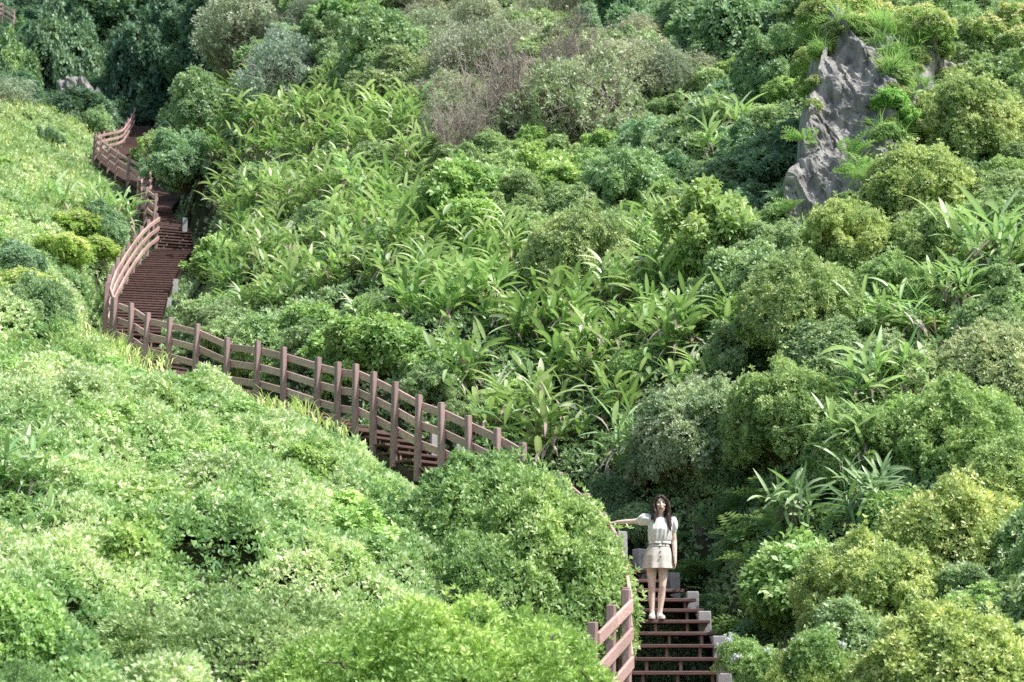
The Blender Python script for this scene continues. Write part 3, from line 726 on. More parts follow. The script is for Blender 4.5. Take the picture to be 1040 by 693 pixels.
# filler shrubs
x, y, z, px, py, d, pd = scatter(-45, 22, 14, 112, 26000, rg)
order = np.argsort(d)
inL = inside(Z_LEFT, px, py); inG = inside(Z_GULLY, px, py); inC = inside(Z_CLIFF, px, py); zg = np.zeros(len(x), bool)
for pl in Z_GINGER: zg |= inside(pl, px, py)
for i in order:
    if not (-100 < px[i] < 1140 and -70 < py[i] < 760): continue
    if inG[i] or zg[i] or inC[i]: continue
    if inL[i] and d[i] < 88: continue
    if d[i] < 15: continue
    r = rg.uniform(0.75, 1.35) * (1.0 if d[i] < 45 else 1.35 if d[i] < 80 else 1.9)
    if pd[i] < r * 0.8 + 0.35: continue
    if not near_ok(x[i], y[i], r, 0.60 if d[i] < 36 else 0.54): continue
    if inside(Z_CLIFF, px[i], py[i] - 0.9 * r * F / d[i]): continue
    if d[i] > 84: kind = 'tree'; tint = (0.75, 0.9, 0.95); r *= 1.1  # bluish tint stands in for haze on the farthest trees
    elif 380 < px[i] < 680 and py[i] < 150: kind = rg.choice(['grey', 'grey', 'leaf']); tint = (1.0, 1.0, 0.95)
    elif px[i] < 400 and py[i] < 120: kind = rg.choice(['grey', 'leaf', 'broad']); tint = (0.85, 0.95, 0.95)
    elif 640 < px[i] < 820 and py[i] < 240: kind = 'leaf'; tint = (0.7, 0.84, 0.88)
    else: kind = rg.choice(['leaf', 'leaf', 'leaf', 'broad']); tint = (1.0, 1.02, 0.9)
    w = rg.uniform(0.85, 1.15); tint = (tint[0] * w * rg.uniform(0.95, 1.08), tint[1] * w, tint[2] * w)
    h = r * rg.uniform(0.95, 1.25)
    o = put_shrub(kind, (x[i], y[i], z[i] - 0.12 * r), r, h, tint, rg, 'tree' if kind == 'tree' else 'shrub', big=(d[i] < 25 and r > 1.0))
    fill.append((o, kind, px[i], py[i] - 0.6 * h * F / d[i], d[i], tint))
small = 0
for i in order:
    if not (-60 < px[i] < 1100 and -60 < py[i] < 740) or d[i] > 48 or d[i] < 17: continue
    if inG[i] or zg[i] or inC[i] or inL[i]: continue
    r = rg.uniform(0.42, 0.8)
    if inside(Z_CLIFF, px[i], py[i] - 0.8 * r * F / d[i]) or pd[i] < r * 0.8 + 0.35 or not near_ok(x[i], y[i], r, 0.50): continue
    kind = rg.choice(['leaf', 'broad', 'grey']) if py[i] < 150 else rg.choice(['leaf', 'broad', 'broad']); w = rg.uniform(0.85, 1.12)
    o = put_shrub(kind, (x[i], y[i], z[i] + 0.05), r, r * 1.1, (w * 1.02, w * 1.02, w * 0.95), rg, 'shrub')
    fill.append((o, kind, px[i], py[i] - 0.6 * r * F / d[i], d[i], (1, 1, 1))); small += 1
    if small > 190: break
print('fill shrubs', len(fill), 'gingers', ng, 'small', small)

# leafy bushes that make up the lower left slope
x, y, z, px, py, d, pd = scatter(-11, 1, 15, 34, 5000, rg)
inL = inside(Z_LEFT, px, py); nl = 0
for i in range(len(x)):
    if not inL[i] or pd[i] < 2.5 or not (-40 < px[i] < 420) or not (395 < py[i] < 640): continue
    r = rg.uniform(0.38, 0.85)
    if not near_ok(x[i], y[i], r, 0.85): continue
    w = rg.uniform(0.8, 1.12); g = rg.uniform(0.97, 1.03)
    o = put_shrub('broad', (x[i], y[i], z[i] + 0.08), r, r * rg.uniform(0.85, 1.15), (1.08 * w * g, 1.08 * w, 1.0 * w), rg, 'shrub')
    fill.append((o, 'broad', px[i], py[i] - 0.4 * r * F / d[i], d[i], (1, 1, 1))); nl += 1
    if nl > 75: break
print('lower bushes', nl)
# a few low shrubs in the left slope, beside the path
x, y, z, px, py, d, pd = scatter(-26, 0, 20, 85, 3000, rg)
inL = inside(Z_LEFT, px, py); nl = 0
for i in range(len(x)):
    if not inL[i] or pd[i] < (2.2 if d[i] < 40 else 1.5) or not (-40 < px[i] < 1080) or d[i] < 26: continue
    r = rg.uniform(0.5, 0.95)
    if not near_ok(x[i], y[i], r, 1.55): continue
    w = rg.uniform(0.9, 1.1)
    o = put_shrub('broad' if rg.random() < 0.5 else 'leaf', (x[i], y[i], z[i] - 0.1), r, r * 0.85, (1.15 * w, 1.15 * w, 0.95 * w), rg, 'shrub')
    fill.append((o, 'low', px[i], py[i] - 0.4 * r * F / d[i], d[i], (1, 1, 1))); nl += 1
    if nl > 34: break
print('left shrubs', nl)

# ---------------------------------------------------------------- labels for the scattered plants: where they stand
SPOTS = [(60, 40, 'around the dark trees at top left'), (250, 20, 'at the top edge right of the dark trees'), (140, 110, 'around the highest railing'),
         (30, 130, 'on the far left slope'), (60, 210, 'on the left slope, upper stairs'), (60, 300, 'beside the curved railing'),
         (40, 400, 'under the railing corner'), (200, 440, 'in the groundcover below the long railing'),
         (260, 110, 'upslope right of the landing'), (380, 40, 'at the top left of the dead twigs'), (500, 20, 'above the dead twigs'),
         (600, 60, 'right of the dead twigs'), (720, 40, 'at the top left of the rock face'), (740, 140, 'in the hollow beside the rock face'),
         (900, 20, 'above the rock face'), (1010, 40, 'at the top right corner'), (960, 110, 'right of the rock face'), (850, 250, 'below the rock face'),
         (1000, 220, 'around the tall ginger at the right edge'), (800, 330, 'in the middle of the right slope'), (940, 330, 'around the right slope gingers'),
         (700, 360, 'above the grey-green glinting shrub'), (640, 260, 'right of the umbrella-shaped shrub'), (560, 180, 'below the leaning bare stems'),
         (230, 290, 'right of the curved stairs'), (230, 210, 'right of the upper landing'), (330, 200, 'high on the slope left of centre'), (400, 270, 'left of the umbrella-shaped shrub'),
         (330, 320, 'just above the long railing'), (480, 350, 'above the railing\'s lower end'), (580, 360, 'under the umbrella-shaped shrub'), (590, 440, 'between railing end and grey-green shrub'),
         (420, 130, 'left of the dead twigs'), (480, 220, 'around the bright broad-leaved bushes'),
         (740, 470, 'on the bank behind the woman'), (760, 580, 'on the fern bank right of the woman'), (860, 440, 'above the drooping gingers'), (1000, 440, 'at the right edge, middle height'),
         (900, 560, 'low on the right slope'), (1010, 620, 'in the bottom right corner'), (790, 660, 'beside the bottom concrete posts'), (500, 560, 'around the big shrub beside the woman'), (300, 620, 'around the bottom left mounds')]
ORD = ['leftmost', 'second from the left', 'third from the left', 'fourth from the left', 'fifth from the left', 'sixth from the left', 'seventh from the left', 'eighth from the left',
       'ninth from the left', 'tenth from the left', 'eleventh from the left', 'twelfth from the left', 'thirteenth from the left', 'fourteenth from the left', 'fifteenth from the left',
       'sixteenth from the left', 'seventeenth from the left', 'eighteenth from the left', 'nineteenth from the left', 'twentieth from the left']
def label_set(items, noun_of, cat_of, group_word):
    by = {}
    for o, kind, px, py in items:
        k = min(range(len(SPOTS)), key=lambda q: (SPOTS[q][0] - px) ** 2 + (SPOTS[q][1] - py) ** 2)
        by.setdefault((noun_of(kind), k), []).append((px, o, kind))
    for (noun, k), v in by.items():
        v.sort(key=lambda q: q[0])
        for n, (px, o, kind) in enumerate(v):
            where = SPOTS[k][2]
            if len(v) == 1: lab = f'{noun} {where}'
            elif n == len(v) - 1: lab = f'{noun} {where}, rightmost'
            else: lab = f'{noun} {where}, {ORD[min(n, 19)]}'
            tag(o, lab, cat_of(kind), f'{group_word(kind)} {where}')
NOUN = {'leaf': 'green shrub', 'broad': 'broad-leaved shrub', 'grey': 'grey-green shrub', 'tree': 'dark tree', 'low': 'low leafy shrub', 'fine': 'fine-leaved shrub',
        'ginger': 'long-leaved ginger', 'fern': 'feathery fern', 'grass': 'grass tuft', 'yellow': 'yellow-flowered plant'}
label_set([(o, k, a, b) for o, k, a, b, *_ in fill], lambda k: NOUN[k], lambda k: 'tree' if k == 'tree' else 'shrub', lambda k: 'trees' if k == 'tree' else NOUN[k] + 's')
label_set([(o, 'ginger', a, b) for o, a, b, _ in GINGER_INFO], lambda k: NOUN[k], lambda k: 'ginger plant', lambda k: 'gingers')

# ---------------------------------------------------------------- ground cover (stuff)
MOUNDS = np.array(placed[:4])
def mound_fade(x, y):
    f = np.ones(np.shape(x))
    for a, b, q in MOUNDS: f = np.minimum(f, np.clip((np.hypot(x - a, y - b) - 0.7 * q) / 0.9, 0.12, 1))
    return f
def in_mound(x, y):
    r = np.zeros(np.shape(x), bool)
    for a, b, q in MOUNDS: r |= (x - a) ** 2 + (y - b) ** 2 < (0.6 * q) ** 2
    return r
def cover_object(name, label, cand, mask_fn, keep_fn, n, hfun, k, L0, W0, mat, seed, spread=0.85, lpow=0.5):
    rg = np.random.default_rng(seed)
    x0, x1, y0, y1 = cand
    X = []; got = 0; tries = 0
    while got < n and tries < 60:
        tries += 1
        m = 60000
        yy = y0 * (y1 / y0) ** rg.random(m)          # denser near
        xx = rg.uniform(x0, x1, m) * (yy / y1) ** 0.9
        zz = ground(xx, yy); px, py, d = proj(np.stack([xx, yy, zz], -1))
        ok = mask_fn(px, py, d)
        ok &= (px > -150) & (px < 1190) & (py > -60) & (py < 790)
        xx, yy, zz, d = xx[ok], yy[ok], zz[ok], d[ok]
        pdist = path_dist(xx, yy); ok = keep_fn(xx, yy, pdist)
        ok &= ~in_mound(xx, yy)
        gp = fbm(xx * 1.25 + 31, yy * 1.25, None, 4); ok &= (gp > -0.42) | (rg.random(len(xx)) < 0.25)
        X.append(np.stack([xx[ok], yy[ok], zz[ok], d[ok], pdist[ok]], 1)); got += ok.sum()
    X = np.concatenate(X)[:n]
    xx, yy, zz, d, pdist = X.T
    e = 0.06
    h = hfun(xx, yy); fade = np.clip((pdist - 0.2) / 2.6, 0.05, 1) * mound_fade(xx, yy)
    gxn = (ground(xx + e, yy) - ground(xx - e, yy) + (hfun(xx + e, yy) - hfun(xx - e, yy)) * fade) / (2 * e)
    gyn = (ground(xx, yy + e) - ground(xx, yy - e) + (hfun(xx, yy + e) - hfun(xx, yy - e)) * fade) / (2 * e)
    Nn = unit(np.stack([-gxn, -gyn, np.ones_like(gxn)], 1))
    P = np.stack([xx, yy, zz + h * fade - 0.22 * rg.random(len(xx)) ** 2 * fade], 1)
    A = unit(Nn + np.array([0, 0, 0.35]) + 0.4 * rg.normal(size=Nn.shape))
    sc = (d / 22.0) ** lpow
    bv = np.clip(0.5 + 0.55 * fbm(xx * 1.25 + 31, yy * 1.25, None, 4) + 0.3 * fbm(xx * 0.3, yy * 0.3 + 7, None, 2) + rg.normal(0, 0.22, len(xx)), 0, 1)
    V, Qd, v = rosettes(P, A, k, 1.0, W0 / L0, spread, rg, base_v=bv)
    V = (V.reshape(len(P), -1, 3) - P[:, None]) * (L0 * sc)[:, None, None] + P[:, None]
    o = link(name, mesh_np(name, V.reshape(-1, 3), Qd, None, v, True, (mat,)))
    o.color = (1, 1, 1, 1)
    tag(o, label, 'ground cover', kind='stuff')
    return o
def lumps(a1, s1, a2, s2, off):
    def f(x, y):
        b = 1 - np.abs(vnoise(x * s1 + off, y * s1)) * 1.6
        c = 1 - np.abs(vnoise(x * s2 - off, y * s2 + 5.5)) * 1.6
        return a1 * (0.4 + b) + a2 * c + 0.05 + 0.11 * vnoise(x * 4.1 + off, y * 4.1) + 0.12 * fbm(x * 1.25 + 31, y * 1.25, None, 3)
    return f
hl = lumps(0.34, 0.75, 0.24, 1.9, 3.1)
cover_object('groundcover', 'low leafy groundcover on the slope left of the railing', (-60, 20, 10.5, 105), lambda px, py, d: inside(Z_LEFT, px, py),
             lambda x, y, pdv: pdv > 0.1, 130000, hl, 5, 0.09, 0.043, M['cover'], 501)
hu = lumps(0.16, 0.6, 0.10, 1.6, 9.7)
cover_object('undergrowth', 'green undergrowth between the shrubs and gingers', (-70, 45, 15, 120), lambda px, py, d: ~inside(Z_LEFT, px, py),
             lambda x, y, pdv: pdv > 0.05, 95000, hu, 5, 0.10, 0.045, M['under'], 502)

# grass blades mixed in the left slope (stuff)
rg = np.random.default_rng(77)
mbx = []; n = 26000
yy = 12 * (95 / 12) ** rg.random(n * 6); xx = rg.uniform(-60, 14, n * 6) * (yy / 95) ** 0.9; zz = ground(xx, yy)
px, py, d = proj(np.stack([xx, yy, zz], -1))
nz = fbm(xx * 0.35 + 4, yy * 0.35, None, 3)
ok = inside(Z_LEFT, px, py) & (px > -40) & (px < 1080) & (py < 740) & (nz + 0.012 * (d - 30) > 0.22) & (py < 560)
xx, yy, zz, d = [a[ok][:n] for a in (xx, yy, zz, d)]
pdv = path_dist(xx, yy); ok = pdv > 1.3
xx, yy, zz, d = xx[ok], yy[ok], zz[ok], d[ok]
m = len(xx); az = rg.uniform(0, 6.28, m); hh = rg.uniform(0.18, 0.42, m) * (d / 25) ** 0.35; wd = 0.012 * (d / 20) ** 0.6
B = np.stack([xx, yy, zz + hl(xx, yy) * 0.75], 1); dr = np.stack([np.cos(az), np.sin(az), np.zeros(m)], 1); sd = np.stack([-np.sin(az), np.cos(az), np.zeros(m)], 1)
mid = B + dr * (hh * 0.22)[:, None] + np.array([0, 0, 1]) * (hh * 0.6)[:, None]; tip = B + dr * (hh * 0.65)[:, None] + np.array([0, 0, 1]) * (hh * 0.85)[:, None]
V = np.stack([B, mid + sd * wd[:, None], tip, mid - sd * wd[:, None]], 1).reshape(-1, 3)
o = link('grass', mesh_np('grass', V, np.arange(len(V)).reshape(-1, 4), None, np.repeat(rg.uniform(0.4, 1, m), 4), True, (M['cover'],)))
o.color = (1.1, 1.05, 0.8, 1)
tag(o, 'thin grass blades in the groundcover of the left slope', 'grass', kind='stuff')

# ---------------------------------------------------------------- stairs
def stair_flight(label, edge_pts, n_blocks, rise=0.17, width=1.22, z0=None):
    P = resample(edge_pts, 0.02); Rr = right_side(P, width, 41)
    root = empty('wooden_staircase', tuple(P[0])); tag(root, label, 'staircase')
    off = np.array(P[0])
    zmono = np.maximum.accumulate(P[:, 2]); ztop = zmono[-1]
    z = zmono[0] if z0 is None else z0
    marks = []
    while z < ztop - 0.02:
        marks.append((int(np.searchsorted(zmono, z)), z)); z += rise
    for q, (i, z) in enumerate(marks):
        j = marks[q + 1][0] if q + 1 < len(marks) else len(P) - 1
        j2 = min(j + 2, len(P) - 1)
        if j2 <= i: continue
        # nosing overhangs a little
        a, b, c, d_ = P[i], Rr[i], Rr[j2], P[j2]
        mb = MB(); zt = z; zb = z - 0.045
        V = [[a[0], a[1], zb], [b[0], b[1], zb], [c[0], c[1], zb], [d_[0], d_[1], zb], [a[0], a[1], zt], [b[0], b[1], zt], [c[0], c[1], zt], [d_[0], d_[1], zt]]
        mb.add(np.array(V) - off, [[3, 2, 1, 0], [4, 5, 6, 7], [0, 1, 5, 4], [1, 2, 6, 5], [2, 3, 7, 6], [3, 0, 4, 7]], a=rng.random())
        me = bevel_mesh(mb.mesh('tread', (M['tread'],)), 0.007)
        t = link('tread', me, root)
        # short blocks that carry the tread's front edge
        for k in range(n_blocks):
            w = (k + 0.25 + 0.5 * ((q * 0.37) % 1.0)) / n_blocks
            w = min(max(w, 0.04), 0.96)
            pc = (a * (1 - w) + b * w) * 0.86 + (d_ * (1 - w) + c * w) * 0.14
            mbk = MB(); ang = math.atan2(b[1] - a[1], b[0] - a[0]); ca, sa = math.cos(ang), math.sin(ang)
            hb = rise - 0.045
            mbk.box((pc[0] - off[0], pc[1] - off[1], zb - hb / 2 - off[2]), (0.035, 0.05, hb - 0.004), [[ca, -sa, 0], [sa, ca, 0], [0, 0, 1]])
            mbk.build('riser_block', M['block'], t)
    # two sloping stringers
    for side in (P, Rr):
        mb = MB(); idx = np.linspace(0, len(P) - 1, max(4, len(P) // 30)).astype(int)
        inw = (Rr - P) * (0.045 if side is P else -0.045)
        c = side[idx] + inw[idx]; c[:, 2] = zmono[idx] - 0.30
        tgv = np.gradient(c, axis=0); nrm = unit(np.stack([tgv[:, 1], -tgv[:, 0], 0 * tgv[:, 0]], 1)) * 0.03
        up = np.array([0, 0, 0.10])
        ring = np.stack([c - nrm - up, c + nrm - up, c + nrm + up, c - nrm + up], 1).reshape(-1, 3) - off
        Qs = []
        for i in range(len(idx) - 1):
            for j in range(4): Qs.append([i * 4 + j, i * 4 + (j + 1) % 4, (i + 1) * 4 + (j + 1) % 4, (i + 1) * 4 + j])
        Qs += [[3, 2, 1, 0], [len(ring) - 4, len(ring) - 3, len(ring) - 2, len(ring) - 1]]
        mb.add(ring, Qs); mb.build('stringer', M['steel'], root)
    return root

post_me = None
def railing(label, pts, inner_w=0.05, post=0.098, height=H_POST, sink=0.32, rails=(0.94, 0.62, 0.30), side=1, bolts=False):
    """posts at the points, three flat rails on the stairs' side of the posts"""
    pts = [np.array(p) for p in pts]
    root = empty('stair_railing', tuple(pts[0])); tag(root, label, 'railing'); off = pts[0]
    P = np.array(pts); tg = np.gradient(P[:, :2], axis=0); tg = unit(tg)
    nr = np.stack([tg[:, 1], -tg[:, 0]], 1) * side
    for i, p in enumerate(pts):
        mb = MB(); a = math.atan2(tg[i][1], tg[i][0])
        ca, sa = math.cos(a), math.sin(a); Rm = [[ca, -sa, 0], [sa, ca, 0], [0, 0, 1]]
        mb.box((0, 0, (height - sink) / 2), (post, post, height + sink), Rm)
        me = bevel_mesh(mb.mesh('post', (M['post'],)), 0.012)
        o = link('post', me, root); o.location = p - off; o.rotation_euler = (rng.normal(0, 0.014), rng.normal(0, 0.014), 0)
        if bolts:
            for h in rails:
                mb = MB(); q = np.array([tg[i][1], -tg[i][0], 0]) * side; q2 = np.array([tg[i][0], tg[i][1], 0])
                for sgn in (1,):
                    mb.box(q * (post / 2 + 0.006) + q2 * sgn * (post / 2 + 0.012) + np.array([0, 0, h]), (0.03, 0.03, 0.05), Rm)
                mb.build('bracket', M['bracket'], o)
    c = P.copy(); c[:, :2] += nr * (post / 2 + 0.024)
    for h in rails:
        for i in range(len(pts) - 1):
            a = c[i] + [0, 0, h]; b = c[i + 1] + [0, 0, h]
            dv = b - a; Ld = np.linalg.norm(dv)
            if Ld < 0.02: continue
            hx = unit(np.array([dv[0], dv[1], 0])); n2 = np.array([hx[1], -hx[0], 0])
            up = np.array([0, 0, 1.0]); hh = 0.068; th = 0.021
            mb = MB(); ex = dv / Ld * 0.004
            V = []
            for q, e in ((a, ex), (b, -ex)):
                q = q + e
                V += [q - n2 * th - up * hh, q + n2 * th - up * hh, q + n2 * th + up * hh, q - n2 * th + up * hh]
            mb.add(np.array(V) - off, [[3, 2, 1, 0], [4, 5, 6, 7], [0, 1, 5, 4], [1, 2, 6, 5], [2, 3, 7, 6], [3, 0, 4, 7]])
            me = bevel_mesh(mb.mesh('rail', (M['rail'],)), 0.008)
            link('rail', me, root)
    return root

low_full = lower_edge
WZ = at(666.5, 630, 20.15)[2]; Z_LOW = WZ - 0.165 * math.floor((WZ - lower_edge[0][2]) / 0.165)
stair_flight('lowest brown open-riser stairs with the woman standing on them', low_full + turn_edge, 3, 0.165, z0=Z_LOW)
stair_flight('long brown open-riser stairs behind the long railing', [turn_edge[-1]] + mid_edge, 3)
stair_flight('curved brown open-riser stairs climbing to the landing', [mid_edge[-1]] + curve_edge, 2)
stair_flight('short brown stairs and landing above the curved stairs', [curve_edge[-1]] + land_edge, 2)
stair_flight('brown stairs behind the zigzag railing, high on the left', [land_edge[-1]] + zig_edge, 2)
stair_flight('highest brown stairs, climbing away at the top left', [zig_edge[-1]] + top_edge, 2)
lp = [lower_edge[2], lower_edge[3], lower_edge[4]]
railing('lowest brown railing at the foot of the woman\'s stairs', lp)
low2 = [lower_edge[4] + np.array([0.0, 0.14, 0.03]), np.array([1.32, 19.2, 0.42]), np.array([1.32, 20.25, 0.85]), np.array([1.26, 21.45, 1.24]), turn_edge[0], turn_edge[1]]
railing('brown railing under the woman\'s hand, behind the big shrub', low2)
railing('long brown railing crossing the slope below the gingers', mid_edge, bolts=True)
railing('curved brown railing with pale sunlit rails on the left', [mid_edge[-1] + np.array([-0.10, 0.12, 0.02])] + curve_edge)
railing('brown railing bending round the upper landing', land_edge)
railing('brown zigzag railing high on the left, posts facing out', zig_edge)
railing('highest brown railing with pale sunlit rails', [zig_edge[-1] + np.array([-0.1, 0.12, 0.03])] + top_edge)
railing('short piece of distant railing in front of the pale rock', [base_of(x, y, t, 1.1) for x, y, t in [(51, 98, 101), (61, 97, 101.5), (70, 101, 100.5), (79, 104, 99.5)]])
railing('short piece of distant railing at the left edge', [base_of(x, y, t, 1.1) for x, y, t in [(-6, 90, 104), (4, 92, 103.5), (13, 95.5, 103)]])
railing('distant railing cut by the top left corner', [base_of(x, y, t, 1.2) for x, y, t in [(-14, -4, 104), (3, 2, 104), (15, 9, 103.5)]])

# landing deck boards
def deck(label, pts, parent_name='landing'):
    pass

# pale concrete posts on the other side of the stairs
def concrete_post(loc, h, w, label, rz=0.0):
    mb = MB(); mb.box((0, 0, h / 2 - 0.35), (w, w * 0.92, h + 0.7))
    me = bevel_mesh(mb.mesh('concrete_post', (M['concrete'],)), 0.012, 2)
    o = link('concrete_post', me); o.location = loc; o.rotation_euler = (0, 0, rz)
    tag(o, label, 'post', 'pale concrete posts along the stairs')
for px, pyt, t, lab in [(735, 684, 18.2, 'pale concrete post at the bottom edge right of the stairs'),
                        (730, 646, 19.3, 'pale concrete post between the bottom one and the one by the woman\'s feet'),
                        (715, 621, 20.3, 'tall pale concrete post right of the woman\'s feet'),
                        (703, 601, 21.6, 'pale concrete post behind the woman\'s left calf, right of the stairs'),
                        (683, 582, 22.7, 'pale concrete post right behind the woman\'s legs'),
                        (651, 558, 23.4, 'pale concrete post at the woman\'s right hip, broad'),
                        (630, 540, 23.9, 'pale concrete post under the woman\'s outstretched arm'),
                        (611, 521, 24.5, 'pale concrete post beyond the woman\'s right hand')]:
    P = at(px, pyt, t); concrete_post((P[0], P[1], P[2] - 0.42), 0.42, 0.165 if px != 651 else 0.2, lab, 0.0 if px > 690 else 0.5)
for px, pyt, t, lab in [(178, 284, 44.2, 'far pale concrete post beside the curved stairs, upper'), (171, 303, 41.6, 'far pale concrete post beside the curved stairs, middle'),
                        (163, 326, 38.2, 'far pale concrete post beside the curved stairs, lower'),
                        (188, 222, 52.2, 'far pale concrete post beside the landing'), (467, 452, 26.2, 'pale concrete post seen through the long railing, right'),
                        (442, 438, 27, 'pale concrete post seen through the long railing, left')]:
    P = at(px, pyt, t); concrete_post((P[0], P[1], P[2] - 0.5), 0.5, 0.16, lab, 0.3)

# ---------------------------------------------------------------- rock face
def rock_sheet(name, corners, nu, nv, amp, label, seed):
    """corners: TL, TR, BL, BR in space; a rough block whose back goes into the hill"""
    TL, TR, BL, BR = [np.array(c) for c in corners]
    u, v = np.meshgrid(np.linspace(0, 1, nu), np.linspace(0, 1, nv))
    G = ((TL * (1 - u[..., None]) + TR * u[..., None]) * (1 - v[..., None]) + (BL * (1 - u[..., None]) + BR * u[..., None]) * v[..., None])
    nrm = unit(np.cross(TR - TL, BL - TL)); nrm = -nrm if nrm[1] > 0 else nrm
    x, y, z = G[..., 0], G[..., 1], G[..., 2]
    sd = (seed * 1.37)
    # ledges and clefts running steeply down
    a = x * 0.9 + z * 0.28
    r1 = 1 - np.abs(vnoise(a * 1.1 + sd, z * 0.35)) * 2
    r2 = 1 - np.abs(vnoise(a * 2.6 + sd, z * 0.8 + 3)) * 2
    h = amp * (0.7 * r1 + 0.45 * r2 + 0.42 * fbm(x * 1.6, y * 1.6, z * 1.3, 6) + 0.25 * (1 - 2 * np.abs(fbm(a * 3.1 + 5, z * 1.1, y * 0.5, 4))))
    h += amp * 0.35 * np.floor(2.2 * vnoise(a * 0.8 + 9, z * 0.9)) / 2.2
    blk = vnoise(np.floor(a * 2.3 + 0.4 * vnoise(z, x)) * 7.7, np.floor(z * 1.1 + 0.5 * vnoise(x * 2, z)) * 5.3)      # fractured blocks
    h += amp * 0.55 * blk + 0.035 * fbm(x * 7, y * 7, z * 7, 3)
    edgef = np.minimum(np.minimum(u, 1 - u), np.minimum(v, 1 - v))
    Pn = G + nrm * (h - 1.2 * (np.clip(0.10 - edgef, 0, 1) / 0.10) ** 1.5)[..., None]
    Pn += 0.25 * np.stack([vnoise(u * 5, v * 7 + 3), 0 * u, vnoise(u * 6 + 8, v * 5)], -1) * (edgef < 0.1)[..., None]
    ii, jj = np.meshgrid(np.arange(nv - 1), np.arange(nu - 1), indexing='ij')
    Q = np.stack([ii * nu + jj, ii * nu + jj + 1, (ii + 1) * nu + jj + 1, (ii + 1) * nu + jj], -1).reshape(-1, 4)
    o = link(name, mesh_np(name, Pn.reshape(-1, 3), Q, None, None, False, (M['rock'],)))
    tag(o, label, 'rock face')
    return Pn, nrm
Z_BARE = [(815, 70), (868, 28), (900, 60), (892, 130), (868, 175), (850, 230), (785, 235), (798, 150)]
RP, RN = rock_sheet('rock_face', (at(836, -6, 35.4), at(965, 8, 34.8), at(776, 275, 30.6), at(890, 285, 29.4)), 130, 230, 0.26, 'steep grey rock face with green plants clinging to it, upper right', 5)
RP2, _ = rock_sheet('rock_face', (at(925, 55, 35.6), at(1000, 62, 35.2), at(915, 125, 33.9), at(980, 118, 33.6)), 40, 40, 0.2, 'smaller grey rock outcrop right of the main rock face', 8)
RP3, _ = rock_sheet('rock_face', (at(58, 84, 96), at(104, 86, 96), at(52, 122, 93), at(100, 122, 93)), 30, 30, 0.5, 'pale rock far off under the dark trees at the top left', 11)
RP4, _ = rock_sheet('rock_face', (at(752, 520, 23.6), at(800, 545, 22.6), at(742, 600, 22.2), at(790, 610, 21.6)), 40, 40, 0.12, 'small grey rock showing through the shaded fern bank', 14)

def boulder(px, py, t, r, label, seed, sc=(1, 1, 1)):
    rg = np.random.default_rng(seed)
    bm = bmesh.new(); bmesh.ops.create_icosphere(bm, subdivisions=4, radius=1)
    V = np.array([v.co[:] for v in bm.verts])
    k = 1 + 0.28 * fbm(V[:, 0] * 1.2 + seed, V[:, 1] * 1.2, V[:, 2] * 1.2, 4)
    for v, q, s in zip(bm.verts, V, k): v.co = Vector(q * s * r * np.array(sc))
    me = bpy.data.meshes.new('boulder'); bm.to_mesh(me); bm.free()
    o = link('boulder', me, None, M['stone']); P = at(px, py, t); o.location = P; tag(o, label, 'boulder')
boulder(718, 545, 23.7, 0.24, 'pinkish boulder in the dark hollow right of the woman', 3, (0.8, 0.8, 1.2))
boulder(752, 520, 23.6, 0.22, 'grey boulder under the overhanging shrub, beside the pinkish one', 6, (1, 1, 0.9))

# ---------------------------------------------------------------- ferns, tufts, cliff plants
def make_fern(seed, n=16, L=0.55):
    rg = np.random.default_rng(seed); mb = MB()
    for q in range(n):
        az = rg.uniform(0, 6.28); el = rg.uniform(0.35, 1.1); Lf = L * rg.uniform(0.7, 1.15)
        d = np.array([math.cos(az) * math.cos(el), math.sin(az) * math.cos(el), math.sin(el)]); p = np.array([0, 0, -0.05]); side = unit(np.cross(d, [0, 0, 1]))
        ns = 9; v = rg.random()
        for i in range(ns):
            u = i / ns; d = unit(d + np.array([0, 0, -0.13])); p = p + d * Lf / ns
            wl = 0.13 * math.sin((u * 0.9 + 0.1) * math.pi) ** 0.8 + 0.012
            for s in (1, -1):
                tp = p + side * s * wl + d * 0.05; m1 = p + side * s * wl * 0.5 + d * 0.045; m2 = p + side * s * wl * 0.5 - d * 0.005
                mb.add([p, m1, tp, m2], [[0, 1, 2, 3]], a=v * 0.7 + 0.3 * rg.random())
    return mb.mesh('fern', (M['fern'],), True)
def make_tuft(seed, n=70, L=0.5, mat='fern', w=0.014):
    rg = np.random.default_rng(seed); mb = MB()
    for q in range(n):
        az = rg.uniform(0, 6.28); el = rg.uniform(0.5, 1.45)
        d = np.array([math.cos(az) * math.cos(el), math.sin(az) * math.cos(el), math.sin(el)])
        blade(mb, rg.normal(0, 0.05, 3) * [1, 1, 0.2], d, L * rg.uniform(0.5, 1.1), w, 1.3, rg, rg.random(), 3)
    return mb.mesh('grass_tuft', (M[mat],), True)
FERNS = [make_fern(400 + s) for s in range(3)]
TUFTS = [make_tuft(410 + s) for s in range(3)]
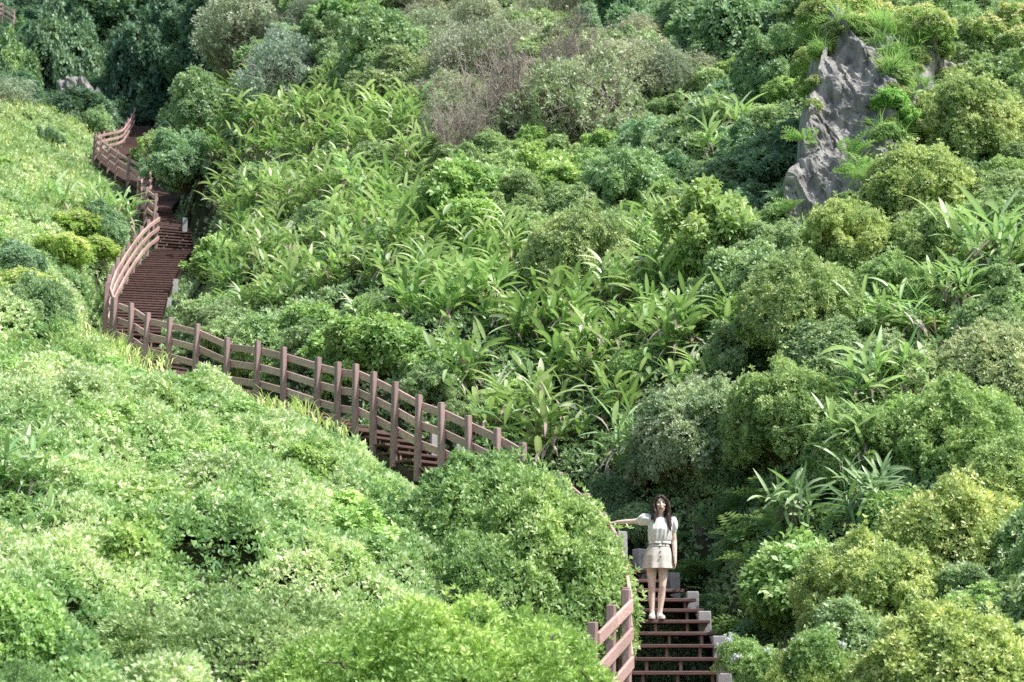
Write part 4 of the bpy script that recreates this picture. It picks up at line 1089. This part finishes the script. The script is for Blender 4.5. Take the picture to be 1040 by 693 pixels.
def make_flowering(seed):
    rg = np.random.default_rng(seed)
    Cb, rb = dome_blobs(34, rg, rmin=0.12, rmax=0.34)
    P, A = crown_points(Cb, rb, 1300, rg, -0.3, 0.2, 0.5)
    V, Q, v = rosettes(P, A, 5, 0.10, 0.05, 0.9, rg)
    leaf = mesh_np('leaves', V, Q, None, v, True, (M['broad'],))
    P, A = crown_points(Cb, rb * 1.02, 950, rg, 0.1, 0.1, 0.8); kp = fbm(P[:, 0] * 4, P[:, 1] * 4, P[:, 2] * 4, 2) > -0.25; P, A = P[kp], A[kp]; P[:, 2] += rg.uniform(-0.02, 0.14, len(P))
    V, Q, v = rosettes(P, A, 5, 0.08, 0.06, 1.2, rg)
    fl = mesh_np('flowers', V, Q, None, v, True, (M['yellow'],))
    return leaf, fl
FLOWER = [make_flowering(430 + s) for s in range(3)]
rg = np.random.default_rng(91)
items = []
def on_rock(RPx, u, v):
    nv_, nu_ = RPx.shape[:2]; return RPx[min(int(v * nv_), nv_ - 1), min(int(u * nu_), nu_ - 1)]
for u, v, s in [(0.05, 0.05, .75), (0.25, 0.03, .8), (0.5, 0.02, .9), (0.75, 0.05, .8), (0.9, 0.1, .6), (0.35, 0.12, .5), (0.1, 0.36, .42), (0.12, 0.46, .36), (0.62, 0.5, .28), (0.3, 0.62, .15),
                (0.66, 0.3, .3), (0.75, 0.42, .35), (0.68, 0.2, .4)]:
    p = on_rock(RP, u, v); l, f = FLOWER[rg.integers(3)]
    q_ = proj(p)
    if inside(Z_BARE, q_[0], q_[1]): s *= 0.55
    o = empty('flowering_plant', tuple(p - np.array([0, -0.1, 0.1])), rg.uniform(0, 6)); o.scale = (s, s, s * 0.95)
    a = link('leaves', l, o); b = link('flowers', f, o); a.color = (1, 1, 0.9, 1); b.color = (1, 1, 1, 1)
    px, py, _ = proj(p); items.append((o, 'yellow', px, py))
for px, py, t, s in [(1000, 48, 36, .75), (1030, 38, 36, .8), (1040, 55, 35, .6), (960, 45, 37, .5), (830, 92, 36.5, .55), (820, 70, 37.2, .45)]:
    p = at(px, py, t); l, f = FLOWER[rg.integers(3)]
    o = empty('flowering_plant', tuple(p), rg.uniform(0, 6)); o.scale = (s, s, s * 0.95)
    a = link('leaves', l, o); b = link('flowers', f, o); a.color = (1, 1, 0.9, 1); b.color = (1, 1, 1, 1)
    items.append((o, 'yellow', px, py))
for px, py, t, s in [(78, 262, 42.5, .8), (60, 278, 40, .8), (28, 308, 35.5, .7), (96, 268, 42, .6), (8, 320, 34, .6)]:
    p = at(px, py, t); p[2] = ground(p[0], p[1]) + 0.25; l, f = FLOWER[rg.integers(3)]
    o = empty('flowering_plant', tuple(p), rg.uniform(0, 6)); o.scale = (s * 1.2, s * 1.2, s * 0.7)
    a = link('leaves', l, o); b = link('flowers', f, o); a.color = (1.2, 1.15, 0.8, 1); b.color = (0.9, 1, 0.8, 1)
    items.append((o, 'yellow', px, py))
by = sorted(items, key=lambda q: q[3])
label_set(items, lambda k: NOUN[k], lambda k: 'flowering plant', lambda k: 'yellow-flowered plants')
# plants clinging to the rock: small shrubs, tufts, hanging ferns
items = []
for RPx, n in ((RP, 170), (RP2, 18)):
    for q in range(n):
        u, v = rg.uniform(0.03, 0.97), rg.uniform(0.03, 0.97)
        if RPx is RP and 0.14 < u < 0.58 and 0.20 < v < 0.92 and rg.random() < 0.6: continue
        p = on_rock(RPx, u, v); w = rg.random()
        px, py, _ = proj(p)
        if inside(Z_BARE, px, py) and rg.random() < 0.85: continue
        if w < 0.36:
            me = TUFTS[rg.integers(3)]; k = 'grass'; nm = 'grass_tuft'; s = rg.uniform(0.8, 1.4)
            o = link(nm, me); o.location = p; o.scale = (s, s, s); o.rotation_euler = (0.5, 0, rg.uniform(0, 6))
            o.color = (1.3, 1.3, 1.1, 1); items.append((o, k, px, py))
        elif w < 0.62:
            o = link('fern', FERNS[rg.integers(3)]); s = rg.uniform(0.7, 1.2); o.location = p; o.scale = (s, s, s); o.rotation_euler = (0.5, 0, rg.uniform(0, 6))
            o.color = (1.2, 1.2, 1.1, 1); items.append((o, 'fern', px, py))
        else:
            s = rg.uniform(0.2, 0.45)
            o = put_shrub('leaf' if rg.random() < 0.6 else 'broad', p - np.array([0, 0, 0.15]), s, s, (rg.uniform(0.9, 1.3), rg.uniform(1.0, 1.2), 0.9), rg, 'shrub'); items.append((o, 'low', px, py))
# fern bank behind the woman
x, y, z, px, py, d, pd = scatter(1, 9, 15, 27, 4000, rg); n = 0; fp = []
inG = inside(Z_GULLY, px, py)
for i in np.nonzero(inG)[0]:
    if pd[i] < 0.25 or n >= 75: continue
    if any((a - x[i]) ** 2 + (b - y[i]) ** 2 < 0.16 for a, b in fp): continue
    fp.append((x[i], y[i])); n += 1
    if rg.random() < 0.75:
        o = link('fern', FERNS[rg.integers(3)]); k = 'fern'
    else:
        o = link('grass_tuft', TUFTS[rg.integers(3)]); k = 'grass'
    s = rg.uniform(0.75, 1.3); o.location = (x[i], y[i], z[i] + 0.1); o.scale = (s, s, s); o.rotation_euler = (0.35, 0, rg.uniform(0, 6)); o.color = (1, 1, 1, 1)
    items.append((o, k, px[i], py[i]))
label_set(items, lambda k: NOUN[k], lambda k: {'low': 'shrub', 'fern': 'fern', 'grass': 'grass tuft'}[k], lambda k: NOUN[k] + 's')
# weeds with white flowers by the bottom concrete post
for px, py, t, s, lab in [(752, 675, 17.6, 0.32, 'weed with white blossoms beside the lowest concrete post'), (772, 692, 17.2, 0.35, 'weed with white blossoms right of the lowest concrete post'),
                          (825, 680, 16.2, 0.4, 'white-flowered weed on the low shrub at the bottom')]:
    l, f = FLOWER[rg.integers(3)]; p = at(px, py, t)
    o = empty('flowering_weed', tuple(p)); o.scale = (s, s, s); a = link('leaves', l, o); a.color = (0.85, 0.9, 0.85, 1); tag(o, lab, 'flowering plant')
    for q in range(4):
        th = rg.uniform(0, 6.28); zq = rg.uniform(0.35, 1.05); rq = 0.95 * math.sqrt(max(0.05, 1.1 - zq * zq))
        P0 = np.array([[rq * math.cos(th), rq * math.sin(th), zq]]) + rg.normal(0, 0.05, (7, 3))
        V, Q, v = rosettes(P0, unit(P0), 5, 0.10, 0.07, 1.1, rg); link('blossom', mesh_np('blossom', V, Q, None, v, True, (M['white_flower'],)), o)

# dead twig bush
def make_dead(seed, n=900):
    rg = np.random.default_rng(seed); mb = MB()
    for q in range(26):
        az = rg.uniform(0, 6.28); el = rg.uniform(0.5, 1.4); d = np.array([math.cos(az) * math.cos(el), math.sin(az) * math.cos(el), math.sin(el)])
        p = np.array([rg.normal(0, 0.3), rg.normal(0, 0.2), -0.1]); L = rg.uniform(0.7, 1.15)
        P = [p]; 
        for i in range(6): d = unit(d + 0.18 * rg.normal(size=3) + [0, 0, 0.06]); p = p + d * L / 6; P.append(p)
        mb.tube(P, np.linspace(0.014, 0.004, 7), 4, a=rg.random(), cap=False)
        for k in range(n // 26):
            i = rg.integers(1, 6); p0 = P[i] * rg.random() + P[i + 1] * 0; p0 = P[i]; d2 = unit(d + 0.9 * rg.normal(size=3) + [0, 0, 0.2]); l2 = rg.uniform(0.15, 0.42)
            p1 = p0 + d2 * l2 * 0.5; p2 = p1 + unit(d2 + 0.5 * rg.normal(size=3)) * l2 * 0.5
            mb.tube([p0, p1, p2], [0.0055, 0.004, 0.002], 3, a=rg.random(), cap=False)
            for f in range(2):
                d3 = unit(d2 + rg.normal(size=3)); mb.tube([p1, p1 + d3 * l2 * 0.5], [0.0035, 0.0015], 3, a=rg.random(), cap=False)
    return mb.mesh('twigs', (M['twig'],), True)
DEAD = [make_dead(600), make_dead(601)]
for x0, y0, x1, y1, t, lab in [(458, 55, 570, 150, 44.5, 'bare pinkish twig bush at the middle of the upper slope'), (525, 30, 630, 128, 46, 'bare twig bush up and right of the first one'),
                               (430, 88, 510, 165, 43, 'low bare twig bush left of the others'), (345, -10, 425, 60, 62, 'bare pinkish twig bush at the top edge left of centre'), (280, 5, 350, 60, 66, 'bare grey twigs at the top edge beside the dark trees')]:
    P = at((x0 + x1) / 2, y1, t); rx = (x1 - x0) / 2 / F * t; h = (y1 - y0) / F * t
    P[2] = max(P[2], ground(P[0], P[1]) - 0.2)
    o = link('dead_bush', DEAD[rg.integers(2)]); o.location = P; o.scale = (rx * 1.15, rx * 1.15, h); o.rotation_euler = (0, 0, rg.uniform(0, 6)); tag(o, lab, 'dead bush')

# ---------------------------------------------------------------- the woman
WX, WT = 666.5, 20.15
wp = at(WX, 631, WT)
# stand her on the tread she is on
Pl = resample(low_full + turn_edge, 0.02); zm = np.maximum.accumulate(Pl[:, 2])
z_marks = Z_LOW + 0.165 * np.arange(40)
kq = int(np.argmin(np.abs(z_marks - wp[2]))); zt = z_marks[kq]
yq = Pl[int(np.searchsorted(zm, zt)), 1]
woman_loc = np.array([(WX - 520) / F * WT, yq + 0.17, zt])
print('woman', woman_loc, 'target', wp)
woman = None
def remesh(mb, voxel, smooth_it=4):
    me = mb.mesh('tmp', (), True); o = link('tmp_body', me)
    md = o.modifiers.new('r', 'REMESH'); md.mode = 'VOXEL'; md.voxel_size = voxel; md.use_smooth_shade = True
    ms = o.modifiers.new('s', 'SMOOTH'); ms.factor = 0.5; ms.iterations = smooth_it
    dg = bpy.context.evaluated_depsgraph_get(); dg.update()
    out = bpy.data.meshes.new_from_object(o.evaluated_get(dg))
    bpy.data.objects.remove(o); out.materials.clear()
    return out
B = MB()
A3 = lambda *a: np.array(a, float)
# legs: hip, thigh, knee, calf, ankle
for hip, kn, an in ((A3(-0.045, 0.0, 0.84), A3(-0.050, -0.015, 0.455), A3(-0.052, 0.01, 0.085)), (A3(0.125, 0.0, 0.84), A3(0.095, -0.02, 0.455), A3(0.056, 0.012, 0.085))):
    pts = [hip, hip * 0.6 + kn * 0.4, hip * 0.15 + kn * 0.85, kn, kn * 0.82 + an * 0.18 + A3(0, 0.012, 0), kn * 0.6 + an * 0.4 + A3(0, 0.02, 0), kn * 0.2 + an * 0.8 + A3(0, 0.008, 0), an, an - A3(0, 0, 0.05)]
    B.tube(pts, [0.080, 0.072, 0.053, 0.048, 0.048, 0.049, 0.033, 0.030, 0.033], 16)
    B.ball(an + A3(0, -0.06, -0.05), (0.038, 0.10, 0.032))
# pelvis + torso + neck
B.tube([A3(0.04, 0.0, 0.78), A3(0.042, 0.0, 0.86), A3(0.05, 0, 0.94), A3(0.062, 0, 1.02), A3(0.072, 0, 1.12), A3(0.078, 0.0, 1.22), A3(0.08, 0.0, 1.31), A3(0.082, 0.0, 1.355), A3(0.085, 0, 1.385)],
       [(0.13, 0.10), (0.165, 0.115), (0.155, 0.11), (0.118, 0.088), (0.128, 0.095), (0.145, 0.102), (0.15, 0.092), (0.115, 0.07), (0.055, 0.05)], 24)
B.tube([A3(0.085, 0.005, 1.36), A3(0.088, 0.0, 1.42), A3(0.09, -0.01, 1.47)], [0.05, 0.046, 0.05], 14)
for sx in (-0.055, 0.062): B.ball(A3(0.078 + sx, -0.075, 1.225), (0.055, 0.05, 0.055))
# arms
def arm(sh, el, wr):
    B.tube([sh, sh * 0.5 + el * 0.5, el, el * 0.65 + wr * 0.35, wr], [0.050, 0.042, 0.034, 0.034, 0.023], 14)
shR, elR, wrR = A3(-0.075, 0.0, 1.345), A3(-0.29, 0.085, 1.335), A3(-0.505, 0.19, 1.335)
shL, elL, wrL = A3(0.235, 0.0, 1.335), A3(0.272, 0.03, 1.065), A3(0.272, -0.03, 0.84)
arm(shR, elR, wrR); arm(shL, elL, wrL)
def hand(wr, d, palm_n, side, curl):
    """palm + five fingers; d along the hand, palm_n out of the palm, side towards the thumb"""
    d, palm_n = unit(d), unit(palm_n); side = unit(np.cross(d, palm_n)) * side
    c = wr + d * 0.045
    B.tube([wr - d * 0.01, wr + d * 0.02, wr + d * 0.06, wr + d * 0.085], [(0.022, 0.017), (0.032, 0.016), (0.038, 0.016), (0.034, 0.013)] if abs(side[0]) > 0.5 else [(0.018, 0.020), (0.02, 0.032), (0.02, 0.037), (0.016, 0.033)], 12)
    for k, (o, L) in enumerate(((0.028, 0.068), (0.0095, 0.077), (-0.0095, 0.071), (-0.028, 0.056))):
        p = wr + d * 0.078 + side * o; dd = d.copy(); P = [p]
        for i, f in enumerate((0.45, 0.32, 0.23)):
            p = p + dd * L * f; P.append(p); dd = unit(dd + palm_n * curl * (0.8 + 0.15 * k))
        B.tube(P, [0.0088, 0.0084, 0.0076, 0.0062], 8)
    p = wr + d * 0.022 + side * 0.028; td = unit(d * 0.75 + side * 0.65 + palm_n * 0.3)
    B.tube([p, p + td * 0.032, p + td * 0.03 + unit(td + d * 0.5) * 0.03, p + td * 0.03 + unit(td + d * 0.6) * 0.052], [0.012, 0.0105, 0.009, 0.007], 8)
hand(wrR, A3(-0.62, 0.75, -0.06), A3(0.05, 0, -1), 1, 0.45)
hand(wrL, A3(0.03, -0.08, -1), A3(-1, 0.1, 0), 1, 0.28)
# head
HC = A3(0.092, -0.02, 1.558)
B.ball(HC + A3(0, 0.012, 0.03), (0.076, 0.096, 0.092), 24, 16)
B.ball(HC + A3(0, -0.025, -0.045), (0.060, 0.068, 0.078), 20, 14)
B.ball(HC + A3(0, -0.052, -0.098), (0.026, 0.026, 0.022), 12, 8)
B.tube([HC + A3(0, -0.088, 0.022), HC + A3(0, -0.102, -0.002), HC + A3(0, -0.114, -0.022), HC + A3(0, -0.098, -0.032)], [0.008, 0.010, 0.0135, 0.010], 8)
for sx in (-1, 1):
    B.ball(HC + A3(sx * 0.040, -0.070, -0.022), (0.022, 0.02, 0.02), 12, 8)      # cheeks
    B.ball(HC + A3(sx * 0.078, 0.012, -0.008), (0.009, 0.018, 0.028), 10, 8)    # ears
B.ball(HC + A3(0, -0.086, -0.052), (0.030, 0.012, 0.009), 12, 8)
B.ball(HC + A3(0, -0.084, -0.080), (0.024, 0.012, 0.009), 12, 8)
body = remesh(B, 0.0055, 5)
nV = len(body.vertices); co = np.empty(nV * 3, np.float32); body.vertices.foreach_get('co', co); co = co.reshape(-1, 3)
f = co - HC
col = np.tile(np.array([0.92, 0.72, 0.63]), (nV, 1))
front = f[:, 1] < -0.045
def blob(cx, cz, rx, rz): return front & (((f[:, 0] - cx) / rx) ** 2 + ((f[:, 2] - cz) / rz) ** 2 < 1)
col[blob(-0.043, -0.03, 0.025, 0.018) | blob(0.043, -0.03, 0.025, 0.018)] = (0.80, 0.50, 0.43)
for sx in (-1, 1):
    col[blob(sx * 0.032, 0.034, 0.020, 0.0055)] = (0.10, 0.065, 0.05)
    col[blob(sx * 0.032, 0.012, 0.0150, 0.0068)] = (0.22, 0.14, 0.12)
    col[blob(sx * 0.032, 0.011, 0.0135, 0.0055)] = (0.62, 0.58, 0.56)
    col[blob(sx * 0.032, 0.011, 0.0065, 0.0065)] = (0.03, 0.02, 0.018)
col[blob(0, -0.066, 0.031, 0.021)] = (0.50, 0.12, 0.12)
col[blob(0, -0.064, 0.024, 0.012)] = (0.12, 0.03, 0.03)
col[blob(0, -0.059, 0.022, 0.0065)] = (0.75, 0.72, 0.68)
ca = body.attributes.new('skin_tone', 'FLOAT_COLOR', 'POINT'); ca.data.foreach_set('color', np.column_stack([col, np.ones(nV)]).astype(np.float32).ravel())
m, nt, N, L = nodes('skin'); atn = N('ShaderNodeAttribute'); atn.attribute_name = 'skin_tone'
bs = N('ShaderNodeBsdfPrincipled'); bs.inputs['Roughness'].default_value = 0.5; bs.inputs['Specular IOR Level'].default_value = 0.35
bs.inputs['Subsurface Weight'].default_value = 0.12; bs.inputs['Subsurface Radius'].default_value = (0.02, 0.008, 0.005); bs.inputs['Subsurface Scale'].default_value = 0.3
L(atn.outputs['Color'], bs.inputs['Base Color']); oo = N('ShaderNodeOutputMaterial'); L(bs.outputs[0], oo.inputs['Surface']); M['skin'] = m
body.name = 'person'
woman = link('person', body, None, M['skin']); woman.location = woman_loc; woman.scale = (0.96, 0.96, 0.96)
tag(woman, 'woman with long dark hair, cream puff-sleeved top and beige mini skirt standing on the stairs', 'person')

# clothes
M['cream'] = mat_plain('cream_cotton', (0.91, 0.885, 0.87), 0.85, 0.15, 25, 0.02, 0.05)
M['beige'] = mat_plain('beige_twill', (0.69, 0.65, 0.60), 0.85, 0.15, 30, 0.03, 0.05)
M['hair'] = noise_mat('dark_hair', [(0.3, (0.022, 0.014, 0.011)), (0.7, (0.085, 0.052, 0.04))], 22, 0.4, 4, (3, 3, 0.25), 0.3, 0.5)
M['white_shoe'] = mat_plain('white_leather', (0.72, 0.71, 0.72), 0.5, 0.3, 40, 0.04, 0.05)
M['sole'] = mat_plain('shoe_sole', (0.66, 0.60, 0.54), 0.8, 0.2, 40, 0.06, 0.05)
M['button'] = mat_plain('dark_button', (0.16, 0.12, 0.09), 0.4, 0.5, 40, 0.1, 0)
M['band'] = mat_plain('pale_hairband', (0.62, 0.54, 0.56), 0.5, 0.3, 60, 0.08, 0.1)

def loft(rings, n, name, mat, parent, ruffle=None, thick=0.006):
    """rings: centre, rx, ry. Open cloth tube with folds given by ruffle(u, angle)"""
    V = []; an = np.arange(n) / n * 2 * math.pi; k = len(rings)
    for i, (c, rx, ry) in enumerate(rings):
        w = ruffle(i / (k - 1), an) if ruffle else 0
        V.append(np.stack([c[0] + (rx + w) * np.cos(an), c[1] + (ry + w) * np.sin(an), np.full(n, c[2])], 1))
    V = np.concatenate(V); i, j = np.meshgrid(np.arange(k - 1), np.arange(n), indexing='ij'); j2 = (j + 1) % n
    Q = np.stack([i * n + j, i * n + j2, (i + 1) * n + j2, (i + 1) * n + j], -1).reshape(-1, 4)
    o = link(name, mesh_np(name, V, Q, None, None, True, (mat,)), parent)
    md = o.modifiers.new('thickness', 'SOLIDIFY'); md.thickness = thick; md.offset = 1
    return o
def interp_rings(keys, m):
    keys = [(np.array(c, float), a, b) for c, a, b in keys]; u = np.linspace(0, len(keys) - 1, m); out = []
    for q in u:
        i = min(int(q), len(keys) - 2); w = q - i; w = w * w * (3 - 2 * w)
        out.append((keys[i][0] * (1 - w) + keys[i + 1][0] * w, keys[i][1] * (1 - w) + keys[i + 1][1] * w, keys[i][2] * (1 - w) + keys[i + 1][2] * w))
    return out
# skirt: A-line with a wavy hem
sk = loft(interp_rings([((0.062, 0, 1.015), 0.128, 0.100), ((0.055, 0, 0.95), 0.160, 0.122), ((0.046, 0, 0.86), 0.186, 0.146), ((0.042, 0, 0.77), 0.193, 0.155), ((0.042, 0, 0.685), 0.208, 0.170)], 26), 72, 'skirt', M['beige'], woman,
          lambda u, a: 0.012 * u ** 1.5 * np.sin(a * 9 + 0.6) + 0.006 * u * np.sin(a * 5))
mb = MB()
for q, z in enumerate((0.975, 0.905, 0.835)):
    for sx in (-0.012, 0.05): 
        if q == 0 or True:
            ry = np.interp(z, [0.77, 0.86, 0.95, 1.015], [0.165, 0.146, 0.122, 0.100])
            mb.ball((0.05 + sx, -ry - 0.008, z), (0.010, 0.006, 0.010), 10, 6)
            break
for z in (0.975, 0.905, 0.835):
    bq = MB(); ry = np.interp(z, [0.77, 0.86, 0.95, 1.015], [0.165, 0.146, 0.122, 0.100]); bq.ball((0.062, -ry - 0.006, z), (0.011, 0.007, 0.011), 10, 6); bq.build('button', M['button'], sk, True)
# flat waistband
loft([((0.062, 0, 1.02), 0.131, 0.103), ((0.060, 0, 0.995), 0.141, 0.110), ((0.058, 0, 0.975), 0.152, 0.117)], 60, 'waistband', M['beige'], sk, None, 0.008)
# blouse: gathered body and two puffed sleeves in one piece
T = MB()
bl = loft(interp_rings([((0.083, 0, 1.372), 0.098, 0.072), ((0.081, 0, 1.345), 0.142, 0.092), ((0.080, -0.006, 1.29), 0.166, 0.112), ((0.078, -0.014, 1.215), 0.164, 0.132), ((0.074, -0.008, 1.12), 0.156, 0.124), ((0.070, 0, 1.06), 0.150, 0.118), ((0.068, 0, 1.02), 0.146, 0.116)], 34), 90, 'blouse', M['cream'], woman,
          lambda u, a: 0.005 * np.sin(a * 17 + 5 * u) * (0.3 + u) + 0.006 * np.sin(a * 7 - 4 * u) * u + 0.008 * np.exp(-((u - 0.86) / 0.04) ** 2) * -1)
def sleeve(sh, el, parent):
    d = unit(el - sh); L = 0.15; n = 40; k = 18; V = []
    ref = unit(np.cross(d, A3(0, 1, 0.1))); w = np.cross(d, ref); an = np.arange(n) / n * 2 * math.pi
    for i in range(k):
        u = i / (k - 1); c = sh - d * 0.05 + d * (L + 0.05) * u
        r = 0.050 + 0.027 * math.sin(min(1, u * 1.02) * math.pi) ** 0.7 + 0.002
        if u > 0.94: r = 0.050
        rr = r + 0.006 * np.sin(an * 11 + 3 * u) * math.sin(u * math.pi) + 0.004 * np.sin(an * 5 - 4 * u)
        V.append(c + A3(0, 0, 0.012) * math.sin(u * math.pi) + np.cos(an)[:, None] * ref * rr[:, None] + np.sin(an)[:, None] * w * rr[:, None])
    V = np.concatenate(V); i, j = np.meshgrid(np.arange(k - 1), np.arange(n), indexing='ij'); j2 = (j + 1) % n
    Q = np.stack([i * n + j, i * n + j2, (i + 1) * n + j2, (i + 1) * n + j], -1).reshape(-1, 4)
    link('sleeve', mesh_np('sleeve', V, Q, None, None, True, (M['cream'],)), parent)
sleeve(shR, elR, bl); sleeve(shL, elL, bl)
# hair: cap, long locks in front of both shoulders
H = MB()
H.ball(HC + A3(0, 0.034, 0.046), (0.090, 0.098, 0.094), 24, 16)
H.ball(HC + A3(0, 0.06, -0.03), (0.088, 0.068, 0.13), 20, 14)
H.tube([HC + A3(0, 0.075, 0), HC + A3(0, 0.09, -0.15), HC + A3(0, 0.10, -0.26), HC + A3(0.01, 0.11, -0.36)], [(0.085, 0.05), (0.095, 0.045), (0.10, 0.04), (0.07, 0.02)], 16)
hr = np.random.default_rng(5)
for sx, Lk, nn in ((-1, 0.24, 9), (1, 0.34, 10)):
    for q in range(nn):
        a = q / (nn - 1)
        p = HC + A3(sx * (0.070 + 0.025 * a), -0.078 + 0.11 * a, 0.075 - 0.03 * a)
        P = [p]; 
        for i in range(1, 8):
            u = i / 7
            P.append(HC + A3(sx * (0.094 + 0.012 * a + 0.012 * math.sin(u * 7 + q)) + 0.03 * u * (0.4 if sx > 0 else 0.2), -0.055 + 0.09 * a - 0.06 * u * (u > 0.45) - 0.012 * math.sin(u * 6 + q * 2), 0.06 - (Lk + hr.uniform(-0.04, 0.03) + 0.075) * u))
        H.tube(P, [0.012, 0.02, 0.022, 0.022, 0.021, 0.020, 0.016, 0.006], 8)
for sx in (-1, 1):     # parted fringe
    for q in range(4):
        P = [HC + A3(sx * 0.004, -0.066, 0.118 - 0.004 * q), HC + A3(sx * (0.03 + 0.008 * q), -0.092 + 0.006 * q, 0.088 - 0.008 * q), HC + A3(sx * (0.058 + 0.005 * q), -0.075 + 0.01 * q, 0.055 - 0.01 * q), HC + A3(sx * 0.084, -0.045, 0.0)]
        H.tube(P, [0.010, 0.014, 0.014, 0.012], 8)
hm = remesh(H, 0.006, 3); hm.name = 'hair'
hv = np.empty(len(hm.vertices) * 3, np.float32); hm.vertices.foreach_get('co', hv); hv = hv.reshape(-1, 3)
an = np.arctan2(hv[:, 1] - HC[1], hv[:, 0] - HC[0]); hv += 0.0035 * (np.sin(an * 60 + 14 * np.sin(hv[:, 2] * 18)))[:, None] * unit(np.column_stack([hv[:, :2] - HC[:2], np.zeros(len(hv))]))
hm.vertices.foreach_set('co', hv.ravel()); hm.update()
hair = link('hair', hm, woman, M['hair'])
if 0:
  hb = MB(); th = np.linspace(-1.25, 1.25, 22)
  hb.tube([HC + A3(0.098 * math.sin(q), 0.0, 0.045 + 0.098 * math.cos(q)) for q in th], [(0.007, 0.012)] * 22, 8)
  hb.build('hairband', M['band'], woman, True)
# shoes
for ax, ay, yaw in ((-0.052, 0.01, -0.12), (0.056, 0.012, 0.10)):
    mb = MB(); rings = []
    s1 = MB(); s1.tube([A3(0, 0.075, 0.045), A3(0, 0.05, 0.05), A3(0, 0.0, 0.052), A3(0, -0.06, 0.042), A3(0, -0.125, 0.034), A3(0, -0.165, 0.030), A3(0, -0.18, 0.028)],
                       [(0.026, 0.026), (0.038, 0.040), (0.042, 0.042), (0.044, 0.034), (0.046, 0.027), (0.036, 0.022), (0.014, 0.012)], 16)
    s1.tube([A3(0, 0.03, 0.05), A3(0, 0.028, 0.09), A3(0, 0.026, 0.115)], [0.040, 0.038, 0.036], 14, cap=False)
    sh = s1.build('shoe', M['white_shoe'], woman, True); sh.location = (ax, ay - 0.015, 0.006); sh.rotation_euler = (0, 0, yaw)
    s2 = MB(); s2.tube([A3(0, 0.082, 0.012), A3(0, 0.06, 0.012), A3(0, 0, 0.012), A3(0, -0.06, 0.012), A3(0, -0.13, 0.012), A3(0, -0.175, 0.013), A3(0, -0.19, 0.014)],
                       [(0.02, 0.012), (0.040, 0.014), (0.044, 0.014), (0.046, 0.014), (0.048, 0.014), (0.036, 0.013), (0.012, 0.01)], 14)
    s2.build('sole', M['sole'], sh, True)

# ---------------------------------------------------------------- light, sky, camera
SUN_AZ, SUN_EL = 116.0, 56.0
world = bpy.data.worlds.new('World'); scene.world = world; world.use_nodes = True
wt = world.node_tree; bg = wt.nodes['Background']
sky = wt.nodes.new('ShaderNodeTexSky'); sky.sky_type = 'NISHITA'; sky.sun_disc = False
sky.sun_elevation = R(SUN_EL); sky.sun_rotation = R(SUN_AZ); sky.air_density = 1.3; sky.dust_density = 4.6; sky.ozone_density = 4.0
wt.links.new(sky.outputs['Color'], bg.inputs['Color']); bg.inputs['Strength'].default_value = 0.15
sl = bpy.data.lights.new('sun', 'SUN'); sl.energy = 5.0; sl.angle = R(0.55); sl.color = (1.0, 0.97, 0.91)
so = bpy.data.objects.new('sun', sl); C.objects.link(so)
S = Vector((math.cos(R(SUN_EL)) * math.sin(R(SUN_AZ)), math.cos(R(SUN_EL)) * math.cos(R(SUN_AZ)), math.sin(R(SUN_EL))))
so.rotation_euler = S.to_track_quat('Z', 'Y').to_euler(); so.location = (20, -10, 60)

cam = bpy.data.cameras.new('camera'); co_ = bpy.data.objects.new('camera', cam); C.objects.link(co_)
cam.sensor_fit = 'HORIZONTAL'; cam.sensor_width = 36.0; cam.lens = F / 1040 * 36.0
cam.clip_start = 0.1; cam.clip_end = 3000
co_.location = (0, 0, 0); co_.rotation_euler = (math.pi / 2 + PITCH, 0, 0)
cam.dof.use_dof = True; cam.dof.focus_distance = 24.0; cam.dof.aperture_fstop = 2.2
scene.camera = co_
scene.view_settings.view_transform = 'Standard'; scene.view_settings.look = 'None'; scene.view_settings.exposure = 0; scene.view_settings.gamma = 1
scene.render.engine = 'CYCLES'
scene.cycles.max_bounces = 6; scene.cycles.diffuse_bounces = 3; scene.cycles.glossy_bounces = 2; scene.cycles.transmission_bounces = 4; scene.cycles.transparent_max_bounces = 4
scene.cycles.caustics_reflective = False; scene.cycles.caustics_refractive = False
scene.cycles.use_denoising = False
scene.cycles.sample_clamp_indirect = 6; scene.cycles.sample_clamp_direct = 12
